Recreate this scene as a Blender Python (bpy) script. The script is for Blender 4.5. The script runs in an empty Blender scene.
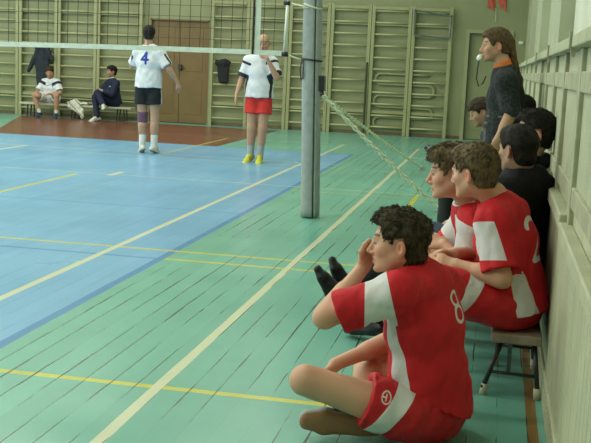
import bpy, math, random
import numpy as np
from mathutils import Matrix, Vector

random.seed(4); np.random.seed(4)
scene = bpy.context.scene
COL = scene.collection

# ---------------------------------------------------------------- camera
cam_data = bpy.data.cameras.new('camera')
cam = bpy.data.objects.new('camera', cam_data); COL.objects.link(cam)
cam_data.sensor_width = 36.0; cam_data.lens = 1050.0 / 591.0 * 36.0
cam_data.clip_start = 0.05; cam_data.clip_end = 200
RT = Vector((0.980673, 0.190312, 0.045416)); DN = Vector((0.072220, -0.136369, -0.988022)); FW = Vector((-0.181839, 0.972206, -0.147477))
M3 = Matrix((RT, -DN, -FW)).transposed()
cam.matrix_world = Matrix.Translation((0, 0, 1.4)) @ M3.to_4x4()
scene.camera = cam

# ---------------------------------------------------------------- world, lights, exposure
w = bpy.data.worlds.new('world'); scene.world = w; w.use_nodes = True
w.node_tree.nodes['Background'].inputs[0].default_value = (0.8, 0.9, 0.75, 1)
w.node_tree.nodes['Background'].inputs[1].default_value = 0.05
vs = scene.view_settings
vs.view_transform = 'Standard'; vs.look = 'None'; vs.gamma = 1.0; vs.use_curve_mapping = False
vs.exposure = -0.10
LAMP_COL = (0.97, 1.0, 0.87)
def area_lamp(x, y, z, sx, sy, power):
    l = bpy.data.lights.new('ceiling_lamp', 'AREA'); l.shape = 'RECTANGLE'; l.size = sx; l.size_y = sy
    l.energy = power; l.color = LAMP_COL
    o = bpy.data.objects.new('ceiling_lamp', l); o.location = (x, y, z); COL.objects.link(o)
    return o
for ly, pw in ((-1.5, 120), (3.0, 120), (7.5, 130), (12.0, 130), (16.0, 115), (20.0, 62)):
    for lx in (-12.0, -8.0, -4.0):
        area_lamp(lx, ly, 6.7, 1.6, 0.5, pw)

def left_fill(y, z, w_, h_, power):  # added fill light along the unseen left wall, brightens upright surfaces; no window modelled
    o = area_lamp(LX_ + .15, y, z, h_, w_, power); o.data.color = (0.93, 1.0, 0.93); o.rotation_euler = (0, -math.pi / 2, 0); o.name = 'left_wall_fill'
LX_ = -16.0
for wy in (0.5, 6.0, 11.5, 17.0):
    left_fill(wy, 3.6, 3.6, 3.0, 260)

# ---------------------------------------------------------------- helpers
def link(o, parent=None):
    COL.objects.link(o)
    if parent is not None:
        o.parent = parent
        o.matrix_parent_inverse = Matrix.Identity(4)
    return o
def tag(o, label=None, cat=None, group=None, kind=None):
    if label: o['label'] = label
    if cat: o['category'] = cat
    if group: o['group'] = group
    if kind: o['kind'] = kind
    return o
def empty(name, loc=(0, 0, 0), label=None, cat=None, group=None):
    o = bpy.data.objects.new(name, None); o.location = loc; o.empty_display_size = 0.1
    COL.objects.link(o)
    return tag(o, label, cat, group)

class MB:
    """collects boxes, bars, tubes -> one mesh object"""
    def __init__(s): s.v = []; s.f = []; s.mi = []; s.m = 0
    def add(s, vs_, fs):
        b = len(s.v); s.v += [tuple(map(float, p)) for p in vs_]
        s.f += [tuple(i + b for i in f) for f in fs]; s.mi += [s.m] * len(fs)
    def box(s, x0, x1, y0, y1, z0, z1):
        V = [(x, y, z) for z in (z0, z1) for y in (y0, y1) for x in (x0, x1)]
        s.add(V, [(0, 2, 3, 1), (4, 5, 7, 6), (0, 1, 5, 4), (2, 6, 7, 3), (0, 4, 6, 2), (1, 3, 7, 5)])
        return s
    def beam(s, a, b, wx, wy, side=None):
        a = Vector(a); b = Vector(b); d = (b - a).normalized()
        u = Vector(side) if side is not None else (Vector((0, 0, 1)) if abs(d.z) < .9 else Vector((1, 0, 0)))
        u = (u - d * u.dot(d)).normalized(); v = d.cross(u)
        V = [p + u * (sx * wx / 2) + v * (sy * wy / 2) for p in (a, b) for sy in (-1, 1) for sx in (-1, 1)]
        s.add(V, [(0, 2, 3, 1), (4, 5, 7, 6), (0, 1, 5, 4), (2, 6, 7, 3), (0, 4, 6, 2), (1, 3, 7, 5)])
        return s
    def tube(s, pts, r, n=10, closed=False, cap=True):
        P = [Vector(p) for p in pts]; m = len(P)
        R_ = r if hasattr(r, '__len__') else [r] * m
        prev = None; rings = []
        for i in range(m):
            if closed: t = (P[(i + 1) % m] - P[i - 1]).normalized()
            else: t = (P[min(i + 1, m - 1)] - P[max(i - 1, 0)]).normalized()
            if prev is None:
                u = Vector((0, 0, 1)) if abs(t.z) < .9 else Vector((1, 0, 0))
            else: u = prev
            u = (u - t * u.dot(t)).normalized(); prev = u; vv = t.cross(u)
            rings.append([P[i] + (u * math.cos(2 * math.pi * k / n) + vv * math.sin(2 * math.pi * k / n)) * R_[i] for k in range(n)])
        V = [p for rg in rings for p in rg]; F = []
        for i in range(m if closed else m - 1):
            j = (i + 1) % m
            for k in range(n):
                k2 = (k + 1) % n
                F.append((i * n + k, i * n + k2, j * n + k2, j * n + k))
        if not closed and cap:
            F.append(tuple(range(n - 1, -1, -1))); F.append(tuple((m - 1) * n + k for k in range(n)))
        s.add(V, F); return s
    def grid(s, fn, nu, nv):
        V = [fn(i / nu, j / nv) for j in range(nv + 1) for i in range(nu + 1)]
        s.add(V, [(j * (nu + 1) + i, j * (nu + 1) + i + 1, (j + 1) * (nu + 1) + i + 1, (j + 1) * (nu + 1) + i) for j in range(nv) for i in range(nu)])
        return s
    def build(s, name, mat, parent=None, smooth=False, bevel=0.0, origin=None):
        me = bpy.data.meshes.new(name)
        o0 = Vector(origin) if origin is not None else Vector((0, 0, 0))
        if parent is not None and origin is None: o0 = Vector(parent_loc(parent))
        me.from_pydata([tuple(Vector(p) - o0) for p in s.v], [], s.f)
        for m_ in (mat if isinstance(mat, (list, tuple)) else [mat]): me.materials.append(m_)
        me.polygons.foreach_set('material_index', s.mi)
        me.polygons.foreach_set('use_smooth', [smooth] * len(s.f)); me.update()
        o = bpy.data.objects.new(name, me)
        if parent is None and origin is not None: o.location = o0
        link(o, parent)
        if bevel:
            b = o.modifiers.new('bevel', 'BEVEL'); b.width = bevel; b.segments = 2; b.limit_method = 'ANGLE'
        return o
def parent_loc(p):
    l = Vector((0, 0, 0))
    while p is not None:
        l += p.location; p = p.parent
    return l
def struct(o): o['kind'] = 'structure'; return o

# ---------------------------------------------------------------- materials
def new_mat(name):
    m = bpy.data.materials.new(name); m.use_nodes = True
    nt = m.node_tree; return m, nt, nt.nodes['Principled BSDF']
def N(nt, t, **kw):
    n = nt.nodes.new(t)
    for k, v in kw.items(): setattr(n, k, v)
    return n
def lnk(nt, a, b): nt.links.new(a, b)
def math_(nt, op, a, b=None, c=None, clamp=False):
    n = N(nt, 'ShaderNodeMath', operation=op, use_clamp=clamp)
    for i, x in enumerate((a, b, c)):
        if x is None: continue
        if isinstance(x, (int, float)): n.inputs[i].default_value = x
        else: lnk(nt, x, n.inputs[i])
    return n.outputs[0]
def mixc(nt, fac, a, b, blend='MIX'):
    n = N(nt, 'ShaderNodeMix', data_type='RGBA', blend_type=blend)
    for idx, x in ((0, fac), (6, a), (7, b)):
        if isinstance(x, (int, float)): n.inputs[idx].default_value = x
        elif isinstance(x, tuple): n.inputs[idx].default_value = (*x, 1) if len(x) == 3 else x
        else: lnk(nt, x, n.inputs[idx])
    return n.outputs[2]
def noise(nt, vec, scale, detail=3, rough=.5, out=0, scl3=None):
    if scl3 is not None:
        mp = N(nt, 'ShaderNodeVectorMath', operation='MULTIPLY'); lnk(nt, vec, mp.inputs[0]); mp.inputs[1].default_value = scl3
        vec = mp.outputs[0]
    n = N(nt, 'ShaderNodeTexNoise'); n.inputs['Scale'].default_value = scale; n.inputs['Detail'].default_value = detail
    n.inputs['Roughness'].default_value = rough
    if vec is not None: lnk(nt, vec, n.inputs['Vector'])
    return n.outputs[out]
def ramp(nt, fac, lo, hi):
    n = N(nt, 'ShaderNodeMapRange', interpolation_type='SMOOTHSTEP'); lnk(nt, fac, n.inputs[0])
    n.inputs[1].default_value = lo; n.inputs[2].default_value = hi
    return n.outputs[0]
def bump(nt, bs, h, strength=.3, dist=.01):
    b = N(nt, 'ShaderNodeBump'); b.inputs['Strength'].default_value = strength; b.inputs['Distance'].default_value = dist
    lnk(nt, h, b.inputs['Height']); lnk(nt, b.outputs[0], bs.inputs['Normal'])
def pos(nt): return N(nt, 'ShaderNodeNewGeometry').outputs['Position']
def plain(name, col, rough=.6, metal=0., var=.12, vscale=8., bscale=None, bstr=.2, spec=None):
    m, nt, bs = new_mat(name)
    p = N(nt, 'ShaderNodeTexCoord').outputs['Object']
    nz = noise(nt, p, vscale, 4)
    dark = tuple(c * (1 - var) for c in col); light = tuple(min(1, c * (1 + var)) for c in col)
    c = mixc(nt, ramp(nt, nz, .3, .7), dark, light)
    lnk(nt, c, bs.inputs['Base Color']); bs.inputs['Roughness'].default_value = rough; bs.inputs['Metallic'].default_value = metal
    if spec is not None: bs.inputs['Specular IOR Level'].default_value = spec
    if bscale: bump(nt, bs, noise(nt, p, bscale, 3), bstr, .004)
    return m
def patt(name, base, col1, col2=None, rough=.75, sharp=900., bscale=350., sheen=.0, spec=.3, bstr=.25, fold=None):
    """fabric: base colour, col1 where attribute pat > 0, col2 where attribute pat2 > 0"""
    m, nt, bs = new_mat(name)
    p = N(nt, 'ShaderNodeTexCoord').outputs['Object']
    nz = noise(nt, p, 14, 3)
    c = mixc(nt, ramp(nt, nz, .3, .7), tuple(x * .92 for x in base), tuple(min(1, x * 1.06) for x in base))
    for an, cc in (('pat', col1), ('pat2', col2)):
        if cc is None: continue
        a = N(nt, 'ShaderNodeAttribute', attribute_name=an).outputs['Fac']
        fac = math_(nt, 'MULTIPLY', a, sharp, clamp=True)
        c = mixc(nt, fac, c, cc)
    lnk(nt, c, bs.inputs['Base Color']); bs.inputs['Roughness'].default_value = rough
    bs.inputs['Specular IOR Level'].default_value = spec; bs.inputs['Sheen Weight'].default_value = sheen
    h = math_(nt, 'ADD', math_(nt, 'MULTIPLY', noise(nt, p, bscale, 2), .15), math_(nt, 'MULTIPLY', noise(nt, p, fold or 22, 2, .45), 1.4))
    bump(nt, bs, h, bstr, .012)
    return m

MAT = {}
def make_floor():
    m, nt, bs = new_mat('painted_floorboards')
    p = pos(nt); sx = N(nt, 'ShaderNodeSeparateXYZ'); lnk(nt, p, sx.inputs[0]); X, Y = sx.outputs[0], sx.outputs[1]
    nb = noise(nt, p, .55, 4, .6); nf = noise(nt, p, 5.5, 5, .65, scl3=(1.6, .35, 1.))
    streak = noise(nt, p, 1.0, 4, .6, scl3=(9., .8, 1.))
    green = mixc(nt, ramp(nt, nb, .3, .7), (0.140, 0.365, 0.285), (0.175, 0.425, 0.335))
    blue = mixc(nt, ramp(nt, nb, .3, .7), (0.150, 0.350, 0.56), (0.190, 0.405, 0.62))
    red = mixc(nt, ramp(nt, nb, .3, .7), (0.15, 0.044, 0.029), (0.195, 0.058, 0.038))
    jit = math_(nt, 'MULTIPLY', math_(nt, 'SUBTRACT', nf, .5), .012)
    Xj = math_(nt, 'ADD', X, jit); Yj = math_(nt, 'ADD', Y, jit)
    def rng(v, a, b):
        return math_(nt, 'MULTIPLY', math_(nt, 'GREATER_THAN', v, a), math_(nt, 'LESS_THAN', v, b))
    def rect(x0, x1, y0, y1): return math_(nt, 'MULTIPLY', rng(Xj, x0, x1), rng(Yj, y0, y1))
    c = green
    # trapezoid key at the far end
    xl = math_(nt, 'MULTIPLY_ADD', math_(nt, 'SUBTRACT', Y, 18.15), -.37, -9.05)
    key = math_(nt, 'MULTIPLY', math_(nt, 'GREATER_THAN', Xj, xl), rect(-20, -4.55, 16.9, 21.9))
    c = mixc(nt, key, c, red)
    c = mixc(nt, rect(-40, -2.25, -10, 16.9), c, blue)
    wear = ramp(nt, nf, .60, .72)
    c = mixc(nt, math_(nt, 'MULTIPLY', wear, .08), c, (0.42, 0.52, 0.46))
    def line(x0, x1, y0, y1, col, op=.95):
        nonlocal c
        k = math_(nt, 'MULTIPLY', rect(x0, x1, y0, y1), math_(nt, 'MULTIPLY_ADD', wear, -.25 * op, op))
        c = mixc(nt, k, c, col)
    DB = (0.07, 0.21, 0.45); YE = (0.56, 0.51, 0.05); WH = (0.62, 0.62, 0.42); PY = (0.52, 0.55, 0.28)
    line(-2.305, -2.245, -10, 16.9, DB, .9); line(-40, -2.22, 16.85, 16.93, DB, .3)
    line(-40, -2.30, 6.98, 7.03, DB, .7)
    line(-40, -.25, 7.315, 7.365, YE, .85); line(-2.24, -.25, 6.995, 7.045, YE, .85); line(-40, -.25, 4.17, 4.215, YE); line(-40, -2.30, 9.44, 9.48, DB, .5)
    line(-40, .3, 11.90, 11.95, PY, .55); line(-2.22, .3, 11.53, 11.57, YE, .55)
    line(-40, .3, 14.42, 14.46, PY, .45); line(-40, -2.22, 14.92, 14.98, PY, .5)
    line(-.862, -.808, 6.95, 11.93, YE, .9); line(-4.90, -4.84, 5.0, 11.75, YE, .8)
    line(-7.06, -7.0, 9., 15.0, WH, .9); line(-4.53, -4.45, 11.8, 12.25, WH, .8)
    line(-4.90, -4.84, 15.0, 18.8, YE, .6)
    line(-1.381, -1.329, -10, 19.0, WH); line(-2.750, -2.697, -10, 19.0, WH)
    line(-40, .3, 18.97, 19.03, WH, .25)
    line(.205, .248, -10, 22, (0.23, 0.115, 0.03), .95)
    # plank gaps
    px = math_(nt, 'DIVIDE', math_(nt, 'ADD', X, .033), .118)
    fr = math_(nt, 'FRACT', px); pid = math_(nt, 'FLOOR', px)
    cx = N(nt, 'ShaderNodeCombineXYZ'); lnk(nt, math_(nt, 'MULTIPLY', pid, 3.7), cx.inputs[0]); lnk(nt, math_(nt, 'MULTIPLY', Y, .6), cx.inputs[1])
    gm = noise(nt, cx.outputs[0], 1.0, 3, .6)
    cx2 = N(nt, 'ShaderNodeCombineXYZ'); lnk(nt, math_(nt, 'MULTIPLY', pid, 1.3), cx2.inputs[0]); lnk(nt, math_(nt, 'MULTIPLY', Y, 3.5), cx2.inputs[1])
    gm2 = noise(nt, cx2.outputs[0], 1.0, 2, .5)
    gw = math_(nt, 'MULTIPLY', ramp(nt, math_(nt, 'MULTIPLY_ADD', gm2, .25, gm), .615, .70), .046)
    edge = math_(nt, 'ABSOLUTE', math_(nt, 'SUBTRACT', fr, .5))
    gap = math_(nt, 'LESS_THAN', math_(nt, 'SUBTRACT', .5, edge), gw)
    fine = math_(nt, 'LESS_THAN', math_(nt, 'SUBTRACT', .5, edge), .012)
    isb = math_(nt, 'LESS_THAN', X, -2.2)
    gstr = math_(nt, 'MULTIPLY', gap, math_(nt, 'MULTIPLY_ADD', isb, -.70, .85))
    c = mixc(nt, math_(nt, 'MULTIPLY', fine, .12), c, (0.05, .12, .1))
    c = mixc(nt, gstr, c, (0.02, .025, .015))
    # faint tone per plank
    pn = N(nt, 'ShaderNodeTexWhiteNoise', noise_dimensions='1D'); lnk(nt, pid, pn.inputs['W'])
    hsv = N(nt, 'ShaderNodeHueSaturation'); lnk(nt, c, hsv.inputs['Color'])
    lnk(nt, math_(nt, 'ADD', math_(nt, 'MULTIPLY', pn.outputs[0], .07), math_(nt, 'MULTIPLY_ADD', streak, .12, .905)), hsv.inputs['Value'])
    lnk(nt, hsv.outputs[0], bs.inputs['Base Color'])
    lnk(nt, math_(nt, 'MULTIPLY_ADD', nb, .05, .24), bs.inputs['Roughness'])
    bs.inputs['Specular IOR Level'].default_value = .5
    h = math_(nt, 'ADD', math_(nt, 'MULTIPLY', gap, -1.), math_(nt, 'MULTIPLY', pn.outputs[0], .3))
    bump(nt, bs, h, .12, .004)
    return m
MAT['floor'] = make_floor()
MAT['wall'] = plain('olive_wall_paint', (0.24, 0.255, 0.13), .5, var=.05, vscale=1.5, bscale=25, bstr=.1)
MAT['pier'] = plain('grey_green_pier_paint', (0.39, 0.41, 0.28), .6, var=.06, vscale=2)
MAT['pale'] = plain('pale_wall_paint', (0.62, 0.63, 0.50), .6, var=.05, vscale=2)
MAT['cream'] = plain('cream_green_paint', (0.42, 0.425, 0.28), .5, var=.08, vscale=5, bscale=60, bstr=.12)
MAT['cream_dark'] = plain('worn_cream_paint', (0.35, 0.345, 0.225), .55, var=.15, vscale=9, bscale=60, bstr=.15)
MAT['bar'] = plain('yellow_green_upright_paint', (0.305, 0.31, 0.155), .45, var=.06, vscale=3)
MAT['rung'] = plain('yellow_green_rung_paint', (0.38, 0.385, 0.205), .4, var=.06, vscale=3)
MAT['steel_dark'] = plain('dark_grey_steel', (.10, .125, .125), .45)
MAT['stick'] = plain('dark_olive_wood', (.05, .05, .025), .6)
def plinth_mat():
    m, nt, bs = new_mat('plinth_paint_with_vent_holes')
    sx = N(nt, 'ShaderNodeSeparateXYZ'); lnk(nt, pos(nt), sx.inputs[0])
    fy = math_(nt, 'ABSOLUTE', math_(nt, 'SUBTRACT', math_(nt, 'FRACT', math_(nt, 'DIVIDE', sx.outputs[1], .07)), .5))
    dz_ = math_(nt, 'ABSOLUTE', math_(nt, 'SUBTRACT', sx.outputs[2], .092))
    hole = math_(nt, 'MULTIPLY', math_(nt, 'LESS_THAN', fy, .14), math_(nt, 'LESS_THAN', dz_, .006))
    c = mixc(nt, hole, (.46, .465, .30), (.015, .015, .01)); lnk(nt, c, bs.inputs['Base Color']); bs.inputs['Roughness'].default_value = .5
    return m
MAT['plinth'] = plinth_mat()
MAT['ceiling'] = plain('ceiling_paint', (0.6, 0.6, 0.5), .8, var=.03)
MAT['door'] = plain('brown_door_paint', (0.165, 0.105, 0.03), .45, var=.08, vscale=3)
MAT['black'] = plain('black_rubber', (0.012, 0.012, 0.013), .5)
MAT['black_metal'] = plain('black_steel', (0.018, 0.02, 0.02), .35)
MAT['white_plastic'] = plain('white_plastic', (0.72, 0.74, 0.66), .4, var=.05)
MAT['tape'] = plain('white_net_tape', (0.62, 0.68, 0.58), .7, var=.08, vscale=20)
MAT['cord'] = plain('dark_net_cord', (0.028, 0.032, 0.02), .8)
MAT['rope'] = plain('pale_rope', (0.55, 0.58, 0.40), .8)
MAT['chain'] = plain('pale_yellow_chain', (0.85, 0.85, 0.68), .45)
MAT['pad'] = plain('grey_foam_pad', (0.29, 0.32, 0.305), .75, var=.08, vscale=14, bscale=40, bstr=.25)
MAT['steel'] = plain('grey_steel', (0.30, 0.33, 0.34), .4, .3)
MAT['pipe'] = plain('green_painted_pipe', (0.30, 0.31, 0.165), .4, var=.05)
MAT['wood'] = plain('worn_bench_wood', (0.27, 0.21, 0.15), .6, var=.2, vscale=12, bscale=60)
MAT['bench_white'] = plain('pale_bench_paint', (0.50, 0.50, 0.38), .5, var=.06)
MAT['foot_cap'] = plain('cream_rubber', (0.50, 0.47, 0.33), .6)
MAT['red_paper'] = plain('red_paper', (0.55, 0.09, 0.06), .7)
MAT['dark_cloth'] = plain('navy_cloth', (0.018, 0.024, 0.035), .85, var=.2, vscale=14, bscale=30, bstr=.5)
MAT['black_cloth'] = plain('black_cloth', (0.012, 0.013, 0.014), .85, var=.2, vscale=14, bscale=30, bstr=.5)
MAT['white_cloth'] = plain('white_cloth', (0.55, 0.56, 0.47), .85, var=.1, vscale=14, bscale=30, bstr=.5)
MAT['tan'] = plain('leather_brown', (0.16, 0.09, .04), .5)

# ---------------------------------------------------------------- room
RX = 0.5; FY = 22.5; LX = -16.0; NY = -4.0; CZ = 7.0
struct(MB().box(LX, RX, NY, FY, -.1, 0).build('floor', MAT['floor']))
struct(MB().box(LX, RX + .3, NY, FY + .2, CZ, CZ + .1).build('ceiling', MAT['ceiling']))
wf = MB()
# far wall with two door recesses
def wall_y(mb, y0, y1, x0, x1, z0, z1): mb.box(x0, x1, y0, y1, z0, z1)
DX0, DX1, DZ = -7.66, -6.31, 2.27
EX0, EX1, EZ = -.72, .15, 2.24
wall_y(wf, FY, FY + .2, LX, DX0, 0, CZ); wall_y(wf, FY, FY + .2, DX1, EX0, 0, CZ); wall_y(wf, FY, FY + .2, EX1, RX + .3, 0, CZ)
wall_y(wf, FY, FY + .2, DX0, DX1, DZ, CZ); wall_y(wf, FY, FY + .2, EX0, EX1, EZ, CZ)
struct(wf.build('wall_far', MAT['wall']))
struct(MB().box(LX - .2, LX, NY, FY + .2, 0, CZ).build('wall_left', MAT['wall']))
struct(MB().box(LX, RX + .3, NY - .2, NY, 0, CZ).build('wall_near', MAT['wall']))
struct(MB().box(RX + .08, RX + .3, NY, FY, 0, CZ).build('wall_right', MAT['pale']))
piers = [(22.5, 21.2), (20.2, 18.9), (16.2, 14.2), (11.5, 9.4), (6.0, 4.6), (1.6, .2), (-2.5, -4)]
for i, (a, b) in enumerate(piers):
    struct(MB().box(RX - .04, RX + .08, b, a, 0, CZ).build('trim_%d' % (i + 1), MAT['pier']))
struct(MB().box(LX, DX0 - .03, FY - .02, FY, 0, .07).box(DX1 + .03, EX0 - .04, FY - .02, FY, 0, .07).build('baseboard_far', plain('brown_base', (0.12, .085, .04), .5)))

# brown double door in its recess
d1 = struct(MB().box(DX0 + .03, (DX0 + DX1) / 2 - .004, FY + .06, FY + .1, .01, DZ - .03).box((DX0 + DX1) / 2 + .004, DX1 - .03, FY + .06, FY + .1, .01, DZ - .03)
     .box(DX0 + .15, DX0 + .55, FY + .052, FY + .06, 1.15, 2.1).box(DX1 - .55, DX1 - .15, FY + .052, FY + .06, 1.15, 2.1)
     .box(DX0 + .15, DX0 + .55, FY + .052, FY + .06, .2, 1.0).box(DX1 - .55, DX1 - .15, FY + .052, FY + .06, .2, 1.0).build('door_1', MAT['door'], bevel=.004))
MB().box(-7.00, -6.93, FY + .0, FY + .06, 1.17, 1.29).tube([(-6.965, FY + .0, 1.22), (-6.88, FY + .0, 1.22)], .012).build('door_lock', MAT['black_metal'], d1)
struct(MB().box(DX0, DX0 + .03, FY - .005, FY + .12, 0, DZ).box(DX1 - .03, DX1, FY - .005, FY + .12, 0, DZ).box(DX0, DX1, FY - .005, FY + .12, DZ - .03, DZ).build('trim_8', MAT['door']))
d2 = struct(MB().box(EX0 + .04, EX1 - .04, FY + .09, FY + .13, .01, EZ - .04).box(EX0 + .14, EX1 - .14, FY + .082, FY + .09, 1.2, 2.05).box(EX0 + .14, EX1 - .14, FY + .082, FY + .09, .2, 1.05).build('door_2', MAT['wall'], bevel=.004))
MB().tube([(EX1 - .12, FY + .08, 1.05), (EX1 - .12, FY + .04, 1.05), (EX1 - .24, FY + .04, 1.05)], .011).build('door_handle', MAT['steel'], d2)
struct(MB().box(EX0 - .05, EX0 + .02, FY - .03, FY + .12, 0, EZ + .05).box(EX1 - .02, EX1 + .05, FY - .03, FY + .12, 0, EZ + .05).box(EX0 + .02, EX1 - .02, FY - .03, FY + .12, EZ - .02, EZ + .05).build('trim_9', MAT['bar']))

# ---------------------------------------------------------------- wall bars on the far wall
def wall_bars(x0, x1, label, top=2.72):
    root = empty('wall_bars', (x0, FY - .12, 0), label, 'wall bars', 'wooden wall bars along the far wall')
    y0, y1 = FY - .13, FY - .01
    for x in (x0, x1):
        MB().box(x - .035, x + .035, y0, FY - .08, .0, top).build('upright', MAT['bar'], root, bevel=.006)
    k = 0; z = .17
    while z < top - .02:
        MB().tube([(x0 + .03, y0 + .03, z), (x1 - .03, y0 + .03, z)], .02, 10).build('rung', MAT['rung'], root, smooth=True)
        z += .243
    MB().box(x0 + .03, x1 - .03, y0 - .01, y0 + .02, top - .09, top - .03).build('top_rail', MAT['bar'], root, bevel=.005)
    for zz in (.455, 2.3):
        MB().box(x0 - .03, x1 + .03, FY - .08, FY, zz, zz + .065).build('wall_batten', MAT['bar'], root)
    return root
def span(xs, labels):
    for (a, b), l in zip(zip(xs[:-1], xs[1:]), labels): wall_bars(a + .04, b - .04, l)
span([-12.60, -11.66, -10.72, -9.79, -8.86, -7.80],
     ['wooden wall bars section beyond the left edge of the bench', 'leftmost full wall bars section, left of the hanging dark coat',
      'wall bars section with the dark coat hanging on it', 'wall bars section between the two seated men', 'wall bars section just left of the brown double door'])
span([-6.25, -5.38, -4.52, -3.62, -2.75, -1.90, -1.05],
     ['wall bars section right of the brown door with the black cloth on it', 'wall bars section behind the bald player in red shorts', 'wall bars section directly behind the padded net post',
      'wall bars section just right of the net post with a thin stick', 'wall bars section with the left bends of the heating pipe', 'rightmost wall bars section with the steel frame hung near its top'])

# heating pipe behind the wall bars
pts = []
zs = [1.30, 1.08, .84, .60, .38, .16]
for i, z in enumerate(zs):
    a, b = (-2.50, -1.48) if i % 2 else (-1.48, -2.50)
    y = FY - .042
    pts += [(a + (b - a) * t, y, z) for t in (0.0, .2, .4, .6, .8, 1.0)]
    if i < len(zs) - 1:
        zc = (z + zs[i + 1]) / 2; rr = (z - zs[i + 1]) / 2; s = 1 if b > a else -1
        pts += [(b + s * rr * math.sin(t), y, zc + rr * math.cos(t)) for t in np.linspace(.3, math.pi - .3, 9)]
tag(MB().tube(pts, .028, 10).build('heating_pipe', MAT['pipe'], None, True), 'serpentine green heating pipe low behind the right hand wall bars', 'pipe')
fr = MB(); q = [(-1.85, FY - .2, 2.64), (-1.09, FY - .2, 2.53), (-1.10, FY - .2, 2.08), (-1.84, FY - .2, 2.13)]
for i in range(4): fr.tube([q[i], q[(i + 1) % 4]], .016, 8)
fr.tube([q[0], (-1.85, FY - .12, 2.66)], .012, 6).tube([q[1], (-1.09, FY - .12, 2.56)], .012, 6)
tag(fr.build('steel_bracket', MAT['steel_dark'], None), 'grey steel tube bracket hung on top of rightmost wall bars', 'bracket')
tag(MB().tube([(-2.80, FY - .17, .0), (-2.80, FY - .16, 1.52)], .020, 8).build('wooden_stick', MAT['stick'], None), 'thin dark stick standing upright against the wall bars', 'stick')
g = MB()
for k in range(9):
    x = -.36 + k * .042; z0 = 2.74 + .05 * math.sin(k * 2.1); 
    g.grid(lambda u, v, x=x, z0=z0: (x + (u - .5) * .045 + .01 * math.sin(9 * v + k), FY - .02 - .03 * math.sin(3.1 * v + k), z0 + .75 * v), 1, 8)
gar = empty('paper_garland', (-.2, FY - .02, 2.6), 'red paper garland hanging high on the green wall above the door', 'decoration')
gg = g.build('paper_strips', MAT['red_paper'], gar)
gg.modifiers.new('thick', 'SOLIDIFY').thickness = .003
MB().tube([(-.2, FY - .03, 2.75), (-.19, FY - .03, 2.5), (-.2, FY - .03, 2.46)], .006, 6).build('string', MAT['rope'], gar)
tag(MB().box(.31, .40, FY - .03, FY, 2.03, 2.09).box(.33, .38, FY - .035, FY - .03, 2.045, 2.075).build('light_switch', MAT['white_plastic'], None, bevel=.004), 'small pale switch box on the far wall near the corner', 'switch')

# ---------------------------------------------------------------- slatted screens along the right wall
def screen(y0, y1, label, dx=0., dz=0.):
    root = empty('wall_screen', (.297 + dx, (y0 + y1) / 2, 0), label, 'wall screen', 'cream wooden screens along the right wall')
    x = .297 + dx; a, b = y0 + .003, y1 - .003
    H = 1.565
    # frame: stiles, rails
    f = MB()
    nst = 3
    for i in range(nst):
        yc = a + .035 + (b - a - .07) * i / (nst - 1)
        f.box(x, x + .04, yc - .035, yc + .035, .0, H - .05)
    f.box(x + .004, x + .038, a + .002, b - .002, H - .22, H - .14).box(x + .004, x + .038, a + .002, b - .002, .90, .98)
    f.build('frame', MAT['cream_dark'], root, bevel=.005)
    t = MB(); t.box(x - .035, x + .12, a, b, H - .05, H); t.build('top_rail', MAT['cream'], root, bevel=.006)
    s_ = MB(); n = int((b - a) / .062); wd = (b - a) / n
    for i in range(n):
        s_.box(x + .02, x + .035, a + i * wd + .004, a + (i + 1) * wd - .004, .05, H - .05)
    s_.box(x + .034, x + .04, a, b, .05, H - .05)
    s_.build('slat_panel', MAT['cream'], root, bevel=.003)
    MB().box(x - .03, x + .02, a, b, .80 + dz, .862 + dz).build('ledge', MAT['cream'], root, bevel=.006)
    lp = MB(); n2 = int((b - a) / .10); wd = (b - a) / n2
    for i in range(n2):
        lp.box(x - .012, x + .0, a + i * wd + .007, a + (i + 1) * wd - .007, .13, .80 + dz)
    lp.box(x - .004, x + .03, a, b, .13, .80 + dz)
    lp.build('lower_panel', MAT['cream'], root, bevel=.004)
    bb = MB(); bb.box(x - .022, x + .03, a, b, .0, .13); bb.build('plinth', MAT['plinth'], root, bevel=.004)
    # hinge hardware at the near top end
    MB().box(x - .045, x - .034, y0 + .02, y0 + .07, H - .05, H + .012).box(x - .036, x - .02, y0 + .035, y0 + .055, H - .085, H - .05).build('latch', MAT['cream_dark'], root)
    return root
screen(1.1, 4.25, 'nearest cream slatted wall screen in the bottom right corner', dz=-.03)
screen(4.25, 6.25, 'cream slatted wall screen beside the front end of the bench')
screen(6.25, 8.4, 'third cream wall screen, just behind the standing man in the dark sweater')
screen(8.4, 11.4, 'cream wall screen fourth from the viewer along the right wall')
screen(11.4, 15.0, 'cream wall screen fifth from the viewer along the right wall')
screen(15.0, 18.6, 'second last cream wall screen towards the far corner')
screen(18.6, 22.4, 'last cream wall screen ending at the far corner')
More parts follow.
